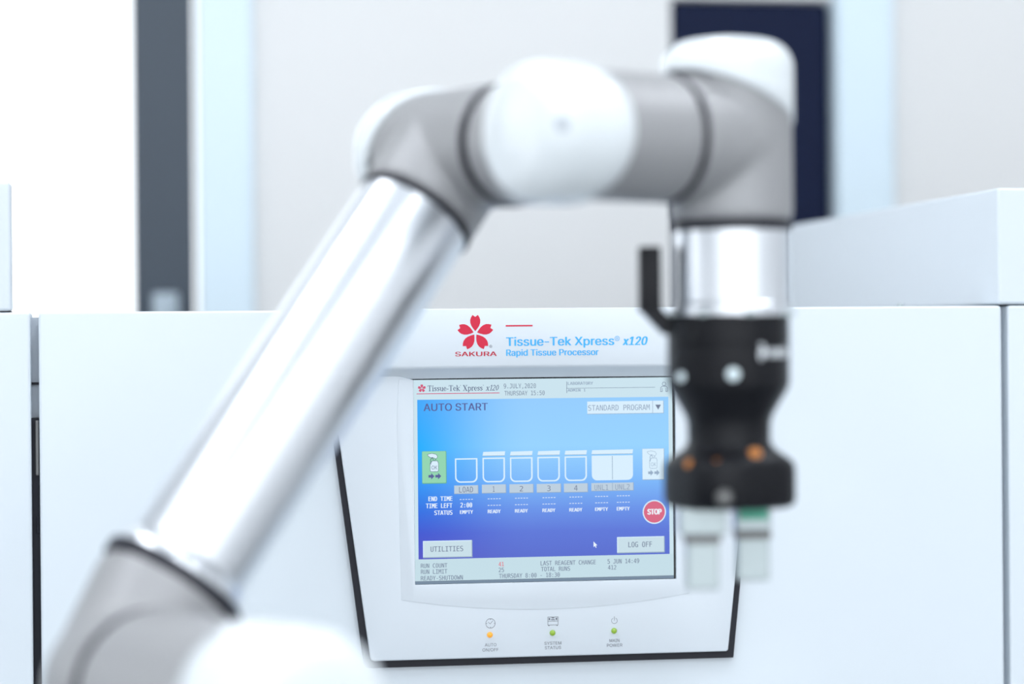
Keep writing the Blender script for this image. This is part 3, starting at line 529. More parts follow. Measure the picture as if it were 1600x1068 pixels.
MONO = {'A':(429,[[214,458,140,192,289,192],[172,520,257,520,416,0,344,0,305,135,123,135,86,0,13,0]]),'B':(429,[[128,248,128,58,212,58,240,59,264,63,284,70,299,79,311,92,319,108,324,127,325,150,323,173,318,194,310,211,298,224,282,235,262,242,239,247,212,248],[128,462,128,305,210,305,234,307,254,310,271,316,284,325,294,336,301,350,305,368,307,388,305,406,301,422,294,435,284,445,271,452,255,458,234,461,210,462],[58,520,212,520,249,518,282,511,311,500,335,485,353,466,367,444,375,418,378,388,376,365,372,345,365,328,355,313,342,300,326,290,308,283,287,278,311,273,332,263,351,251,367,235,380,215,389,194,394,169,396,143,393,110,384,81,370,56,350,36,324,20,292,9,255,2,212,0,58,0]]),'C':(429,[[374,18,360,12,346,6,333,1,319,-3,304,-6,290,-8,274,-10,259,-10,212,-6,170,8,134,30,104,61,79,100,62,146,52,199,48,259,52,320,62,373,80,419,104,458,134,489,170,511,212,525,259,529,274,529,290,527,304,525,319,522,333,518,346,513,360,507,374,501,374,429,360,439,347,447,333,455,318,461,303,466,289,469,274,471,259,472,227,469,199,459,175,442,156,419,141,389,130,353,124,309,122,259,124,209,130,166,141,130,156,100,175,77,199,60,227,50,259,47,274,48,289,50,304,53,319,58,333,64,347,72,361,81,374,91]]),'D':(429,[[152,58,193,61,227,69,255,82,276,101,291,128,302,163,309,207,311,259,309,313,302,357,291,392,276,418,255,437,227,451,193,459,152,462,118,462,118,58],[153,520,209,516,257,504,297,484,329,456,353,420,371,376,382,322,385,259,382,197,371,144,353,99,329,63,297,36,257,16,209,4,153,0,48,0,48,520]]),'E':(429,[[69,520,377,520,377,461,139,461,139,307,367,307,367,248,139,248,139,59,384,59,384,0,69,0]]),'F':(429,[[81,520,387,520,387,461,152,461,152,307,365,307,365,248,152,248,152,0,81,0]]),'G':(429,[[384,43,370,31,354,20,338,11,321,3,303,-3,284,-7,265,-9,244,-10,198,-6,157,8,121,30,91,61,66,100,49,146,39,199,36,259,39,320,49,373,67,419,91,458,122,489,158,511,199,525,246,529,262,529,278,527,294,524,309,520,324,515,338,508,353,501,367,492,367,420,352,432,338,443,324,452,309,459,294,465,278,469,262,471,246,472,214,469,186,459,163,442,143,419,128,389,118,353,111,309,109,259,111,209,117,165,128,129,142,99,161,76,184,60,212,50,244,47,285,52,317,69,317,209,242,209,242,267,384,267]]),'H':(429,[[48,520,118,520,118,307,311,307,311,520,382,520,382,0,311,0,311,248,118,248,118,0,48,0]]),'I':(429,[[70,520,359,520,359,461,250,461,250,59,359,59,359,0,70,0,70,59,179,59,179,461,70,461]]),'J':(429,[[38,21,38,103,54,90,70,79,87,69,103,61,120,55,138,51,155,48,173,47,196,49,216,53,231,62,243,73,251,89,258,110,261,137,263,170,263,461,130,461,130,520,333,520,333,170,331,124,324,86,312,55,296,31,275,13,247,0,213,-8,173,-10,157,-10,140,-8,123,-6,107,-2,90,2,73,7,56,14]]),'K':(429,[[48,520,118,520,118,289,338,520,421,520,218,307,427,0,342,0,172,260,118,203,118,0,48,0]]),'L':(429,[[75,520,146,520,146,59,397,59,397,0,75,0]]),'M':(429,[[30,520,124,520,214,255,304,520,399,520,399,0,334,0,334,459,241,185,188,185,95,459,95,0,30,0]]),'N':(429,[[48,520,138,520,313,92,313,520,381,520,381,0,292,0,116,428,116,0,48,0]]),'O':(429,[[315,259,314,313,309,358,302,394,292,423,278,445,261,460,239,469,214,472,190,469,169,460,151,445,138,423,127,394,120,358,116,313,114,259,116,206,120,161,127,125,138,96,151,75,169,59,190,50,214,47,239,50,261,59,278,75,292,96,302,124,309,161,314,206],[389,259,386,196,378,141,364,94,346,57,321,28,291,7,256,-6,214,-10,173,-6,138,7,108,27,84,56,65,94,51,140,43,196,41,259,43,323,51,378,65,425,84,462,108,492,138,513,173,525,214,529,256,525,291,513,321,492,346,462,364,425,378,378,386,323]]),'P':(429,[[139,462,139,267,220,267,243,268,264,273,281,281,296,292,308,307,317,323,322,343,324,365,322,386,317,406,309,422,297,436,282,448,264,456,244,460,220,462],[69,520,220,520,261,517,297,510,327,498,352,480,372,458,386,432,394,400,397,365,394,328,386,297,372,270,353,248,328,231,297,219,261,211,220,209,139,209,139,0,69,0]]),'Q':(429,[[228,-9,221,-10,214,-10,173,-6,138,7,108,28,84,57,65,94,51,141,43,196,41,259,43,323,51,378,65,425,84,462,108,492,138,513,173,525,214,529,256,525,291,513,321,492,346,462,364,425,378,378,386,323,389,259,387,211,383,167,375,128,365,95,351,66,335,41,315,22,292,7,362,-59,310,-94],[315,259,314,313,309,358,302,394,292,423,278,445,261,460,239,469,214,472,190,469,169,460,151,445,138,423,127,394,120,358,116,313,114,259,116,206,120,161,127,125,138,96,151,75,169,59,190,50,214,47,239,50,261,59,278,75,292,96,302,124,309,161,314,206]]),'R':(429,[[265,245,278,241,290,235,301,228,311,219,321,207,332,190,345,169,359,142,429,0,354,0,292,131,279,157,266,177,255,193,244,204,232,211,219,216,204,219,188,220,120,220,120,0,50,0,50,520,195,520,235,517,270,510,301,498,326,481,346,460,360,434,369,404,372,369,370,345,365,323,356,303,343,285,328,271,310,259,289,251],[120,462,120,278,197,278,221,279,241,283,259,290,273,300,283,313,291,329,296,348,297,369,296,391,291,409,283,425,271,438,256,449,239,456,218,461,195,462]]),'S':(429,[[352,502,352,431,336,440,320,449,304,456,288,462,272,466,256,470,240,471,223,472,200,471,179,466,160,459,144,449,132,436,123,422,117,405,116,386,117,370,120,356,126,344,135,334,146,325,162,317,182,310,205,304,242,295,276,286,306,273,330,259,349,242,364,222,374,198,380,172,382,142,379,107,371,77,356,51,336,29,311,12,280,0,244,-8,203,-10,184,-10,166,-8,148,-6,129,-2,111,2,92,8,74,14,55,21,55,96,75,84,94,74,113,66,131,59,149,54,167,50,185,48,203,47,228,48,250,53,269,60,286,71,298,84,308,99,313,117,315,138,314,156,310,172,304,186,295,197,283,207,267,215,247,223,224,229,186,237,153,247,124,258,100,271,81,287,67,305,57,326,50,349,48,376,51,409,60,438,75,465,95,487,121,506,150,519,183,527,220,529,235,529,250,528,266,525,283,522,299,519,317,514,334,508]]),'T':(429,[[16,520,413,520,413,461,250,461,250,0,180,0,180,461,16,461]]),'U':(429,[[51,200,51,520,122,520,122,167,124,113,131,88,137,79,145,70,154,63,163,57,175,53,187,50,200,48,214,47,229,48,242,50,255,53,266,57,275,63,284,71,292,79,298,88,305,113,307,167,307,520,378,520,378,200,377,163,375,131,372,106,368,86,362,70,354,55,345,42,334,31,322,21,309,13,295,6,281,0,266,-4,250,-8,232,-9,214,-10,197,-9,180,-8,164,-4,148,0,134,6,120,13,107,21,95,31,84,42,75,55,67,70,61,87,57,106,54,132,52,163]]),'V':(429,[[214,59,337,520,409,520,257,0,172,0,20,520,93,520]]),'W':(429,[[0,520,69,520,118,98,178,377,251,377,311,97,361,520,429,520,352,0,285,0,214,309,144,0,78,0]]),'X':(429,[[30,520,106,520,220,324,336,520,412,520,256,275,423,0,347,0,220,224,82,0,6,0,180,275]]),'Y':(429,[[13,520,88,520,214,290,341,520,416,520,250,233,250,0,179,0,179,233]]),'Z':(429,[[62,520,399,520,399,466,128,59,407,59,407,0,54,0,54,54,319,461,62,461]]),'0':(429,[[168,261,169,270,172,279,176,287,182,294,189,300,196,305,205,307,214,308,223,307,232,305,240,300,247,294,253,287,258,279,260,270,261,261,260,252,258,243,253,235,247,228,240,222,232,218,223,215,214,214,204,215,196,218,188,222,181,228,176,235,171,243,169,251],[214,474,191,470,172,460,155,444,141,421,131,391,123,354,119,310,117,259,119,209,123,165,131,128,141,99,155,75,172,59,191,49,214,46,238,49,258,59,274,75,288,99,299,128,306,165,311,209,312,259,311,310,306,354,299,391,288,421,274,444,258,460,238,470],[214,529,254,525,288,512,316,491,340,461,359,423,372,376,380,322,383,259,380,197,372,143,359,96,340,58,316,28,288,7,254,-6,214,-10,175,-6,141,7,113,28,89,58,70,96,57,143,49,197,46,259,49,322,57,376,70,423,89,461,113,491,141,512,175,525]]),'1':(429,[[94,59,203,59,203,456,86,430,86,494,203,520,273,520,273,59,381,59,381,0,94,0]]),'2':(429,[[130,59,369,59,369,0,53,0,53,59,167,180,234,255,250,275,263,293,273,309,281,323,286,337,290,350,292,363,293,377,292,398,287,416,279,432,268,445,254,456,237,464,219,469,197,470,181,469,165,467,148,464,131,459,113,452,95,444,76,435,57,424,57,495,75,503,93,510,110,516,128,521,145,524,162,527,179,529,196,529,232,527,265,519,294,506,319,489,339,467,354,442,362,414,365,382,364,366,361,349,357,332,350,315,341,298,329,280,316,261,299,242,243,179]]),'3':(429,[[270,278,294,270,315,259,333,246,349,230,360,212,369,191,374,168,376,143,373,110,364,79,349,53,327,31,301,13,270,0,234,-8,194,-10,176,-10,158,-8,139,-6,121,-3,102,0,84,5,66,10,48,16,48,86,65,77,83,70,100,63,118,58,135,54,152,51,169,50,186,49,214,51,237,56,258,64,275,75,289,90,298,107,304,127,306,150,304,172,298,191,289,208,275,222,258,234,239,242,216,247,191,249,138,249,138,307,191,307,214,308,234,312,252,319,267,328,279,340,287,353,292,369,294,387,292,406,288,423,280,437,269,449,255,458,238,465,219,469,197,470,181,470,165,468,149,466,133,463,116,459,99,454,81,449,63,442,63,507,138,524,197,529,233,527,265,520,293,508,318,491,338,471,352,447,361,420,364,390,362,369,358,351,350,334,340,319,326,305,310,294,292,285]]),'4':(429,[[256,456,92,181,256,181],[244,520,326,520,326,181,395,181,395,124,326,124,326,0,256,0,256,124,36,124,36,190]]),'5':(429,[[72,520,335,520,335,461,136,461,136,333,166,341,197,344,235,341,269,332,299,317,325,296,346,270,360,240,369,205,372,167,369,128,360,93,344,63,323,37,296,17,264,2,228,-7,187,-10,167,-10,147,-9,129,-7,111,-5,95,-1,79,2,64,7,50,12,50,84,66,75,82,68,98,62,114,58,130,54,147,51,164,50,180,49,208,51,232,57,253,66,270,80,284,97,294,117,300,140,302,167,299,193,293,216,283,236,269,253,251,267,230,277,206,283,178,284,164,284,150,283,137,281,123,278,110,274,97,270,84,265,72,259]]),'6':(429,[[345,508,345,444,334,450,322,455,311,459,298,463,286,466,273,468,260,470,247,470,215,467,188,457,165,442,146,420,130,392,120,358,113,318,111,272,120,288,131,302,143,315,157,325,173,333,189,339,207,342,225,344,261,341,292,332,319,318,342,298,360,272,373,242,380,207,383,167,380,127,372,92,359,62,341,36,317,16,289,1,257,-7,221,-10,179,-6,143,6,113,26,88,55,70,92,57,138,49,194,46,259,49,321,59,375,75,422,97,460,125,490,159,512,199,525,244,529,295,524],[220,289,198,287,180,281,163,270,149,256,138,239,130,218,125,194,123,167,125,140,130,116,138,95,149,77,163,63,180,53,198,47,220,45,242,47,261,53,277,62,290,76,300,93,308,114,312,139,314,167,312,195,308,220,300,241,290,258,277,271,261,281,242,287]]),'7':(429,[[48,520,376,520,376,490,190,0,116,0,297,461,48,461]]),'8':(429,[[214,247,192,245,173,240,156,232,142,221,131,206,123,189,118,169,116,146,118,124,123,104,131,86,142,72,156,60,173,52,193,47,214,45,237,47,256,51,273,60,287,71,299,86,307,103,311,123,313,146,311,169,307,189,298,206,287,220,273,232,256,240,237,245],[153,276,132,283,113,293,97,305,83,319,72,335,64,353,59,373,58,394,60,424,68,450,81,473,100,493,123,509,150,520,180,527,214,529,249,527,280,520,306,509,329,493,348,473,361,450,369,424,372,394,370,373,365,353,357,335,346,319,332,305,316,293,297,283,276,276,301,269,322,259,341,246,356,230,368,211,377,190,382,166,384,140,381,106,372,77,358,51,339,30,314,12,285,0,252,-8,214,-10,177,-8,144,0,115,12,90,29,71,51,57,77,48,106,46,139,47,165,53,189,61,211,73,230,89,246,107,259,129,269],[128,388,129,368,133,351,140,336,150,324,162,315,177,308,195,304,214,302,234,304,252,308,267,315,279,324,289,336,296,351,300,368,302,388,300,408,296,425,289,440,279,453,267,462,252,469,235,474,214,475,195,474,177,469,162,462,150,452,140,440,133,425,129,408]]),'9':(429,[[208,231,229,233,248,239,264,249,278,263,289,281,297,301,302,325,304,352,302,379,297,403,289,424,278,442,264,456,248,466,229,472,208,474,186,472,167,467,150,457,137,443,127,426,119,405,115,381,114,352,115,324,119,299,127,278,137,261,150,248,166,238,185,232],[82,11,82,76,93,69,105,64,117,60,129,56,141,53,154,51,167,50,180,49,212,52,239,62,262,77,282,99,297,128,307,162,314,202,316,248,307,231,296,217,284,204,270,194,255,186,238,180,221,177,202,175,166,178,135,187,108,202,85,222,67,247,55,278,47,313,44,353,47,393,55,428,68,458,87,483,110,503,138,518,170,526,206,529,248,525,285,513,315,493,339,464,357,427,370,380,378,325,381,259,378,198,368,144,352,97,330,59,302,29,268,7,229,-6,183,-10,132,-5]]),':':(429,[[170,370,258,370,258,265,170,265],[170,106,258,106,258,0,170,0]]),'-':(429,[[124,224,305,224,305,167,124,167]]),'.':(429,[[170,106,258,106,258,0,170,0]]),',':(429,[[175,106,263,106,263,33,194,-100,140,-100,175,33]])}
SANS['-'] = (330, [[v - 60 * (1 - i % 2) for i, v in enumerate(l)] for l in SANS['-'][1]])      # hyphen set tight
MONO[' '] = (MONO['A'][0], [])
CAPS = {id(f): max(y for l in f['T'][1] for y in l[1::2]) / 1000 for f in (SANS, MONO)}
# emblem: five notched petals
def petals(cx, cy, R, w):
    out = []
    for k in range(5):
        a = PI / 2 + k * 2 * PI / 5
        d = (math.cos(a), math.sin(a)); q = (-d[1], d[0])
        half = [(0.10, 0.0), (0.24, 0.42), (0.40, 0.80), (0.56, 1.0), (0.72, 1.02), (0.86, 0.86), (1.0, 0.55)]
        pts = [(t, s) for t, s in half] + [(0.89, 0.0)] + [(t, -s) for t, s in half[::-1]]
        pts = pts[:-1]
        out.append([(cx + d[0] * t * R + q[0] * s * w, cy + d[1] * t * R + q[1] * s * w) for t, s in pts])
    return out
def regmark(x, y, r, m, P, lift=0.1):
    P.put([(disc(x, y, r), [disc(x, y, r * 0.82)])], m, lift)
    P.put(letters('R', x - r * 0.38, x + r * 0.42, y - r * 0.5, r * 1.0), m, lift)

P = Print(HY)
P.put(petals(EMBLEM[0], EMBLEM[1], 14.9, 4.1), RED)
P.put(letters(*PRINT[3], bold=0.4), DKRED)
regmark(REG[1][0], REG[1][1], 1.2, GREYI, P)
P.build('emblem', mac, 'red five-petal blossom emblem over a red word')
P = Print(HY)
P.put([rrect(*BAR, 0)], RED)
P.build('red_bar', mac, 'short red printed bar')
P = Print(HY)
P.put(letters(*PRINT[0], bold=0.62), BLUEI)
P.put(letters(*PRINT[1], bold=0.8, slant=0.2), BLUEI)
P.put(letters(*PRINT[2], bold=0.50), BLUEI)
regmark(REG[0][0], REG[0][1], 2.1, BLUEI, P)
P.build('header_lettering', mac, 'sky blue printed lettering')

# indicator lamps with icons and captions
CAPT = [Print(0.0029) for _ in range(3)]
P = CAPT[0]; x, y = ICON[0]
P.put([(disc(x, y, 4.1, 36), [disc(x, y, 3.75, 36)])], GREYI)
P.put(stroke([(x - 1.9, y + 1.0), (x - 0.2, y - 0.5), (x + 1.8, y + 2.0)], 0.34), GREYI)
for a in range(4):
    d = (math.cos(a * PI / 2), math.sin(a * PI / 2))
    P.put(stroke([(x + d[0] * 2.9, y + d[1] * 2.9), (x + d[0] * 3.6, y + d[1] * 3.6)], 0.35), GREYI)
P = CAPT[1]; x, y = ICON[1]
P.put(stroke([(x - 4.3, y - 2.8), (x + 4.3, y - 2.8), (x + 4.3, y + 3.9), (x - 4.3, y + 3.9)], 0.35, True), GREYI)
P.put(stroke([(x - 4.3, y + 0.4), (x + 4.3, y + 0.4)], 0.35), GREYI)
P.put([rrect(x - 3.6, y + 1.4, x - 2.3, y + 3.1, 0), rrect(x + 2.3, y + 1.4, x + 3.6, y + 3.1, 0), rrect(x - 1.6, y + 1.3, x + 1.6, y + 2.0, 0),
       rrect(x - 1.2, y + 2.7, x + 1.2, y + 3.5, 0), rrect(x - 3.9, y - 3.6, x - 3.0, y - 2.8, 0), rrect(x + 3.0, y - 3.6, x + 3.9, y - 2.8, 0)], GREYI)
P = CAPT[2]; x, y = ICON[2]
ring = [(x + 2.4 * math.cos(a), y - 0.5 + 2.4 * math.sin(a)) for a in [PI / 2 + 0.5 + k * (2 * PI - 1.0) / 24 for k in range(25)]]
P.put(stroke(ring, 0.36), GREYI)
P.put(stroke([(x, y - 0.2), (x, y + 2.9)], 0.4), GREYI)
for i, t in enumerate(LEDT):
    CAPT[i // 2].put(letters(*t), GREYI)
for P, l in zip(CAPT, ('clock', 'machine', 'power')):
    P.build('indicator_caption', mac, 'grey printed %s icon with a caption under its lamp' % l)
LEDA = mat('amber_led', (190, 130, 20), 0.15, emit=(236, 160, 24), strength=0.4, coat=1.0)
LEDG = mat('green_led', (110, 140, 10), 0.15, emit=(128, 168, 20), strength=0.3, coat=1.0)
for (x, y), m, l in zip(LED, (LEDA, LEDG, LEDG), ('amber indicator lamp', 'green indicator lamp', 'green indicator lamp')):
    prof = [(2.5e-3, 0), (2.5e-3, 0.0004), (2.2e-3, 0.0008)] + [(2.15e-3 * math.cos(a), 0.0008 + 1.7e-3 * math.sin(a)) for a in [k * PI / 16 for k in range(8)]]
    o = MB().lathe(prof, (x / 1000, 0.003, Z0 + y / 1000), (0, -1, 0), 32).build('indicator_lamp', m, mac, smooth=0.9)
    o['label'] = l

# ------------------------------------------------------------------ touchscreen (a part with its graphics as sub-parts)
SY = 0.0062
ts = plate('touchscreen', rrect(-81.9, -199.4, 138.2, -30.6, 0.6, 3), [], SY, 0.0115, 0.0, mat('screen_bezel_black', (14, 18, 24), 0.25), mac)
LP = lcd('lcd_pale', (203, 227, 238)); LPF = lcd('lcd_footer', (196, 221, 231))
LTXT = lcd('lcd_grey_text', (112, 124, 148)); LDK = lcd('lcd_dark_text', (84, 92, 124)); LFT = lcd('lcd_faint_text', (140, 158, 182))
LW = lcd('lcd_white', (236, 246, 255)); LICE = lcd('lcd_ice', (216, 238, 253)); LBTN = lcd('lcd_button', (200, 222, 232))
LSH = lcd('lcd_shadow', (150, 172, 196)); LTAG = lcd('lcd_tag', (188, 206, 222)); LRED = lcd('lcd_red', (216, 104, 132))
LGRN = lcd('lcd_green', (146, 212, 176)); LGRD = lcd('lcd_green_edge', (104, 176, 150)); LPINK = lcd('lcd_red_text', (226, 96, 112)); LMAG = lcd('lcd_emblem', (208, 84, 120))
LTTL = lcd('lcd_title', (88, 96, 152)); LEDGE = lcd('lcd_edge', (118, 138, 158))
P = Print(SY - 0.0001)
P.put([rrect(-81.6, -196.6, 136.3, -30.62, 0)], LP)
P.put([rrect(-81.6, -196.6, 136.3, -178.6, 0)], LPF, 0.03)
P.put([rrect(-81.6, -199.2, 136.3, -196.7, 0)], LEDGE, 0.02)
P.build('display', ts, 'pale grey display field')

bm_ = bpy.data.materials.new('lcd_blue_glare_field'); bm_.use_nodes = True
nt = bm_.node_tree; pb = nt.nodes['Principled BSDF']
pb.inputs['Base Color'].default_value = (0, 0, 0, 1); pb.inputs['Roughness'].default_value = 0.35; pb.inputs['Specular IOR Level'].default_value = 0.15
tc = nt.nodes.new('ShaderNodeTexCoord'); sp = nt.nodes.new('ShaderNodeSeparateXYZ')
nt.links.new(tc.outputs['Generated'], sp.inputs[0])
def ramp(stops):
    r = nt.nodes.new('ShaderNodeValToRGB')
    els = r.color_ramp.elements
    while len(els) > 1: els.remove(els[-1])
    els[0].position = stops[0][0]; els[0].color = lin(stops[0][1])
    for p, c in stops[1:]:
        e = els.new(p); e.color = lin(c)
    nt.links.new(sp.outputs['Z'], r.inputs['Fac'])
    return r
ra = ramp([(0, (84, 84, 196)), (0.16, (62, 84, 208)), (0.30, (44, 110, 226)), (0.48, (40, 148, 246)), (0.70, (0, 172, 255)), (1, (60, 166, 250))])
ramp_glare = ramp([(0, (88, 108, 206)), (0.16, (92, 118, 216)), (0.30, (104, 146, 232)), (0.48, (124, 184, 250)), (0.70, (150, 210, 255)), (1, (148, 204, 255))])  # paler to the right: glare on the screen put into its colour
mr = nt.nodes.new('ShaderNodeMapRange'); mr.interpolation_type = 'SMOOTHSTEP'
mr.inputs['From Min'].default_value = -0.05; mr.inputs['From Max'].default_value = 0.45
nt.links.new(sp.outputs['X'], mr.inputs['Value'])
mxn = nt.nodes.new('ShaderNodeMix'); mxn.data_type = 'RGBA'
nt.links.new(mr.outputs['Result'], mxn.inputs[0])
nt.links.new(ra.outputs['Color'], mxn.inputs[6]); nt.links.new(ramp_glare.outputs['Color'], mxn.inputs[7])
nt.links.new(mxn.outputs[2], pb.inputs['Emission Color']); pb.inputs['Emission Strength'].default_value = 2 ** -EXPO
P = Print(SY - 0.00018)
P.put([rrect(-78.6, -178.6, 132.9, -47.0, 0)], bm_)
P.build('program_field', ts, 'blue program field with glare washed into its right side')

GY = SY - 0.00026
P = Print(GY)
P.put([petals(*HFLOWER, 3.4, 1.05)[k] for k in range(5)], LMAG)
P.put([rrect(*HLINES[0], 0)], LMAG)
P.put([rrect(*HLINES[1], 0), rrect(*HLINES[2], 0)], LTXT)
# serif title of the display header
SER = {
 'T': (0.72, [((0.04, 1), (0.68, 1), .07), ((0.36, 0), (0.36, 1), .15), ((0.2, 0), (0.52, 0), .06), ((0.05, 1), (0.05, .78), .06), ((0.67, 1), (0.67, .78), .06)]),
 'i': (0.34, [((0.17, 0), (0.17, .66), .14), ((0.03, 0), (0.31, 0), .06), ((0.04, .66), (0.17, .66), .06), ((0.17, .88), (0.17, .98), .15)]),
 's': (0.46, [((0.40, .56), (0.22, .67), .07), ((0.22, .67), (0.07, .54), .10), ((0.07, .54), (0.38, .22), .14), ((0.38, .22), (0.24, 0), .10), ((0.24, 0), (0.06, .12), .07), ((0.06, .18), (0.06, 0), .05), ((0.40, .66), (0.40, .5), .05)]),
 'u': (0.62, [((0.14, .66), (0.14, .15), .14), ((0.14, .15), (0.26, .01), .10), ((0.26, .01), (0.46, .1), .07), ((0.47, .66), (0.47, 0), .14), ((0.02, .66), (0.14, .66), .06), ((0.36, .66), (0.47, .66), .06), ((0.47, 0), (0.60, 0), .06)]),
 'e': (0.50, [((0.08, .36), (0.43, .36), .06), ((0.43, .36), (0.38, .62), .09), ((0.38, .62), (0.22, .67), .07), ((0.22, .67), (0.08, .48), .11), ((0.08, .48), (0.08, .2), .14), ((0.08, .2), (0.24, 0), .11), ((0.24, 0), (0.45, .14), .07)]),
 '-': (0.36, [((0.05, .33), (0.31, .33), .10)]),
 'k': (0.62, [((0.14, 0), (0.14, 1), .14), ((0.02, 1), (0.14, 1), .06), ((0.02, 0), (0.28, 0), .06), ((0.14, .28), (0.46, .64), .07), ((0.26, .4), (0.5, 0), .13), ((0.38, .66), (0.58, .66), .06), ((0.4, 0), (0.62, 0), .06)]),
 'X': (0.80, [((0.14, 1), (0.62, 0), .16), ((0.62, 1), (0.14, 0), .07), ((0.02, 1), (0.32, 1), .06), ((0.48, 1), (0.76, 1), .06), ((0.02, 0), (0.3, 0), .06), ((0.48, 0), (0.78, 0), .06)]),
 'p': (0.60, [((0.14, -.28), (0.14, .66), .14), ((0.02, .66), (0.14, .66), .06), ((0.02, -.28), (0.28, -.28), .06), ((0.14, .58), (0.34, .66), .07), ((0.34, .66), (0.51, .48), .11), ((0.51, .48), (0.51, .2), .14), ((0.51, .2), (0.36, 0), .11), ((0.36, 0), (0.14, .08), .07)]),
 'r': (0.44, [((0.14, 0), (0.14, .66), .14), ((0.02, .66), (0.14, .66), .06), ((0.02, 0), (0.28, 0), .06), ((0.14, .5), (0.28, .66), .07), ((0.28, .66), (0.40, .6), .13)]),
 'x': (0.58, [((0.10, .66), (0.46, 0), .14), ((0.46, .66), (0.10, 0), .07), ((0.02, .66), (0.24, .66), .06), ((0.36, .66), (0.56, .66), .06), ((0.02, 0), (0.22, 0), .06), ((0.34, 0), (0.56, 0), .06)]),
 '1': (0.44, [((0.26, 0), (0.26, 1), .12), ((0.1, .84), (0.26, 1), .07), ((0.12, 0), (0.4, 0), .06)]),
 '2': (0.54, [((0.08, .78), (0.24, 1), .08), ((0.24, 1), (0.44, .8), .10), ((0.44, .8), (0.4, .56), .11), ((0.4, .56), (0.06, .02), .08), ((0.06, .04), (0.48, .04), .12)]),
 '0': (0.56, [((0.10, .7), (0.10, .3), .12), ((0.10, .3), (0.26, 0), .09), ((0.26, 0), (0.44, .3), .09), ((0.44, .3), (0.44, .7), .12), ((0.44, .7), (0.28, 1), .09), ((0.28, 1), (0.10, .7), .09)]),
 'o': (0.2, [((0.06, .98), (0.12, .98), .1)]), ' ': (0.26, [])}
def serif(s, u0, u1, v, cap, slant_from):
    x = 0; seg = []
    for i, ch in enumerate(s):
        adv, st = SER[ch]
        sl = 0.22 if i >= slant_from else 0
        for a, b, w in st:
            seg.append(((a[0] + x + sl * a[1], a[1]), (b[0] + x + sl * b[1], b[1]), w))
        x += adv
    k = (u1 - u0) / x
    out = []
    for a, b, w in seg:
        out += stroke([(u0 + a[0] * k, v + a[1] * cap), (u0 + b[0] * k, v + b[1] * cap)], w * cap)
    return out
P.put(serif('Tissue-Teko Xpresso x120', SERIF[1], SERIF[2], SERIF[3], SERIF[4], 20), LDK)
for t in HDR_TXT[:2]: P.put(letters(*t, font=MONO), LTXT)
for t in HDR_TXT[2:]: P.put(letters(*t, font=MONO, bold=0.15), LFT)
x, y = (PERSON[0] + PERSON[2]) / 2, PERSON[3] - 1.9
P.put([(disc(x, y, 1.7, 20), [disc(x, y, 1.3, 20)])], LTXT)
P.put(stroke([(x - 1.6, y - 6.4), (x - 3.0, y - 6.4), (x - 3.0, y - 3.2), (x - 1.6, y - 1.9), (x + 1.6, y - 1.9), (x + 3.0, y - 3.2), (x + 3.0, y - 6.4), (x + 1.6, y - 6.4)], 0.42), LTXT)
P.put(stroke([(x - 1.6, y - 6.4), (x - 1.6, y - 3.6)], 0.42), LTXT); P.put(stroke([(x + 1.6, y - 6.4), (x + 1.6, y - 3.6)], 0.42), LTXT)
P.build('display_heading', ts, 'grey heading text with a red blossom on the display')

P = Print(GY)
P.put(letters(*AUTO[:5], bold=0.35), LTTL)
P.build('title_lettering', ts, 'dark violet title')
P = Print(GY)
for t in WHITE_T: P.put(letters(*t, font=MONO, bold=0.28), LW)
for x, y in DASH:
    P.put([rrect(x + (k - 2) * 2.35 - 0.75, y - 0.24, x + (k - 2) * 2.35 + 0.75, y + 0.24, 0) for k in range(5)], LW)
P.build('status_lettering', ts, 'white status lettering')
for side in ((0, 1, 2), (3, 4), (5, 6), (7, 8)):
    P = Print(GY)
    for t in side: P.put(letters(*FOOT[t], font=MONO, bold=0.08), LTXT)
    P.build('footer_lettering', ts)
P = Print(GY)
P.put(letters(*FOOT[-1], font=MONO, bold=0.1), LPINK)
P.build('run_number', ts, 'red number in the footer')

def bottle(P, x0, y0, x1, y1, line, fill, arrow):
    w = x1 - x0; h = y1 - y0
    X = lambda a: x0 + a * w
    Y = lambda b: y0 + b * h
    bo = [(X(.33), Y(.40)), (X(.37), Y(.37)), (X(.63), Y(.37)), (X(.67), Y(.40)), (X(.67), Y(.64)), (X(.64), Y(.67)), (X(.64), Y(.70)), (X(.40), Y(.70)), (X(.40), Y(.67)), (X(.33), Y(.63))]
    P.put([bo], fill, 0.02); P.put(stroke(bo, 0.35, True), line, 0.03)
    P.put(letters('OK', X(.39), X(.62), Y(.44), h * 0.115), line, 0.04)
    hand = [(X(.22), Y(.90)), (X(.40), Y(.93)), (X(.58), Y(.90)), (X(.64), Y(.83)), (X(.58), Y(.76)), (X(.46), Y(.80)), (X(.36), Y(.80)), (X(.27), Y(.84))]
    P.put([hand], fill, 0.02); P.put(stroke(hand, 0.3, True), line, 0.03)
    P.put(stroke([(X(.36), Y(.60)), (X(.35), Y(.74)), (X(.42), Y(.81)), (X(.47), Y(.72))], 0.5), line, 0.03)
    P.put(stroke([(X(.58), Y(.76)), (X(.52), Y(.72))], 0.4), line, 0.03)
    for a in (.26, .54):
        P.put([[(X(a), Y(.19)), (X(a + .11), Y(.19)), (X(a + .11), Y(.13)), (X(a + .24), Y(.23)), (X(a + .11), Y(.33)), (X(a + .11), Y(.27)), (X(a), Y(.27))]], arrow, 0.02)

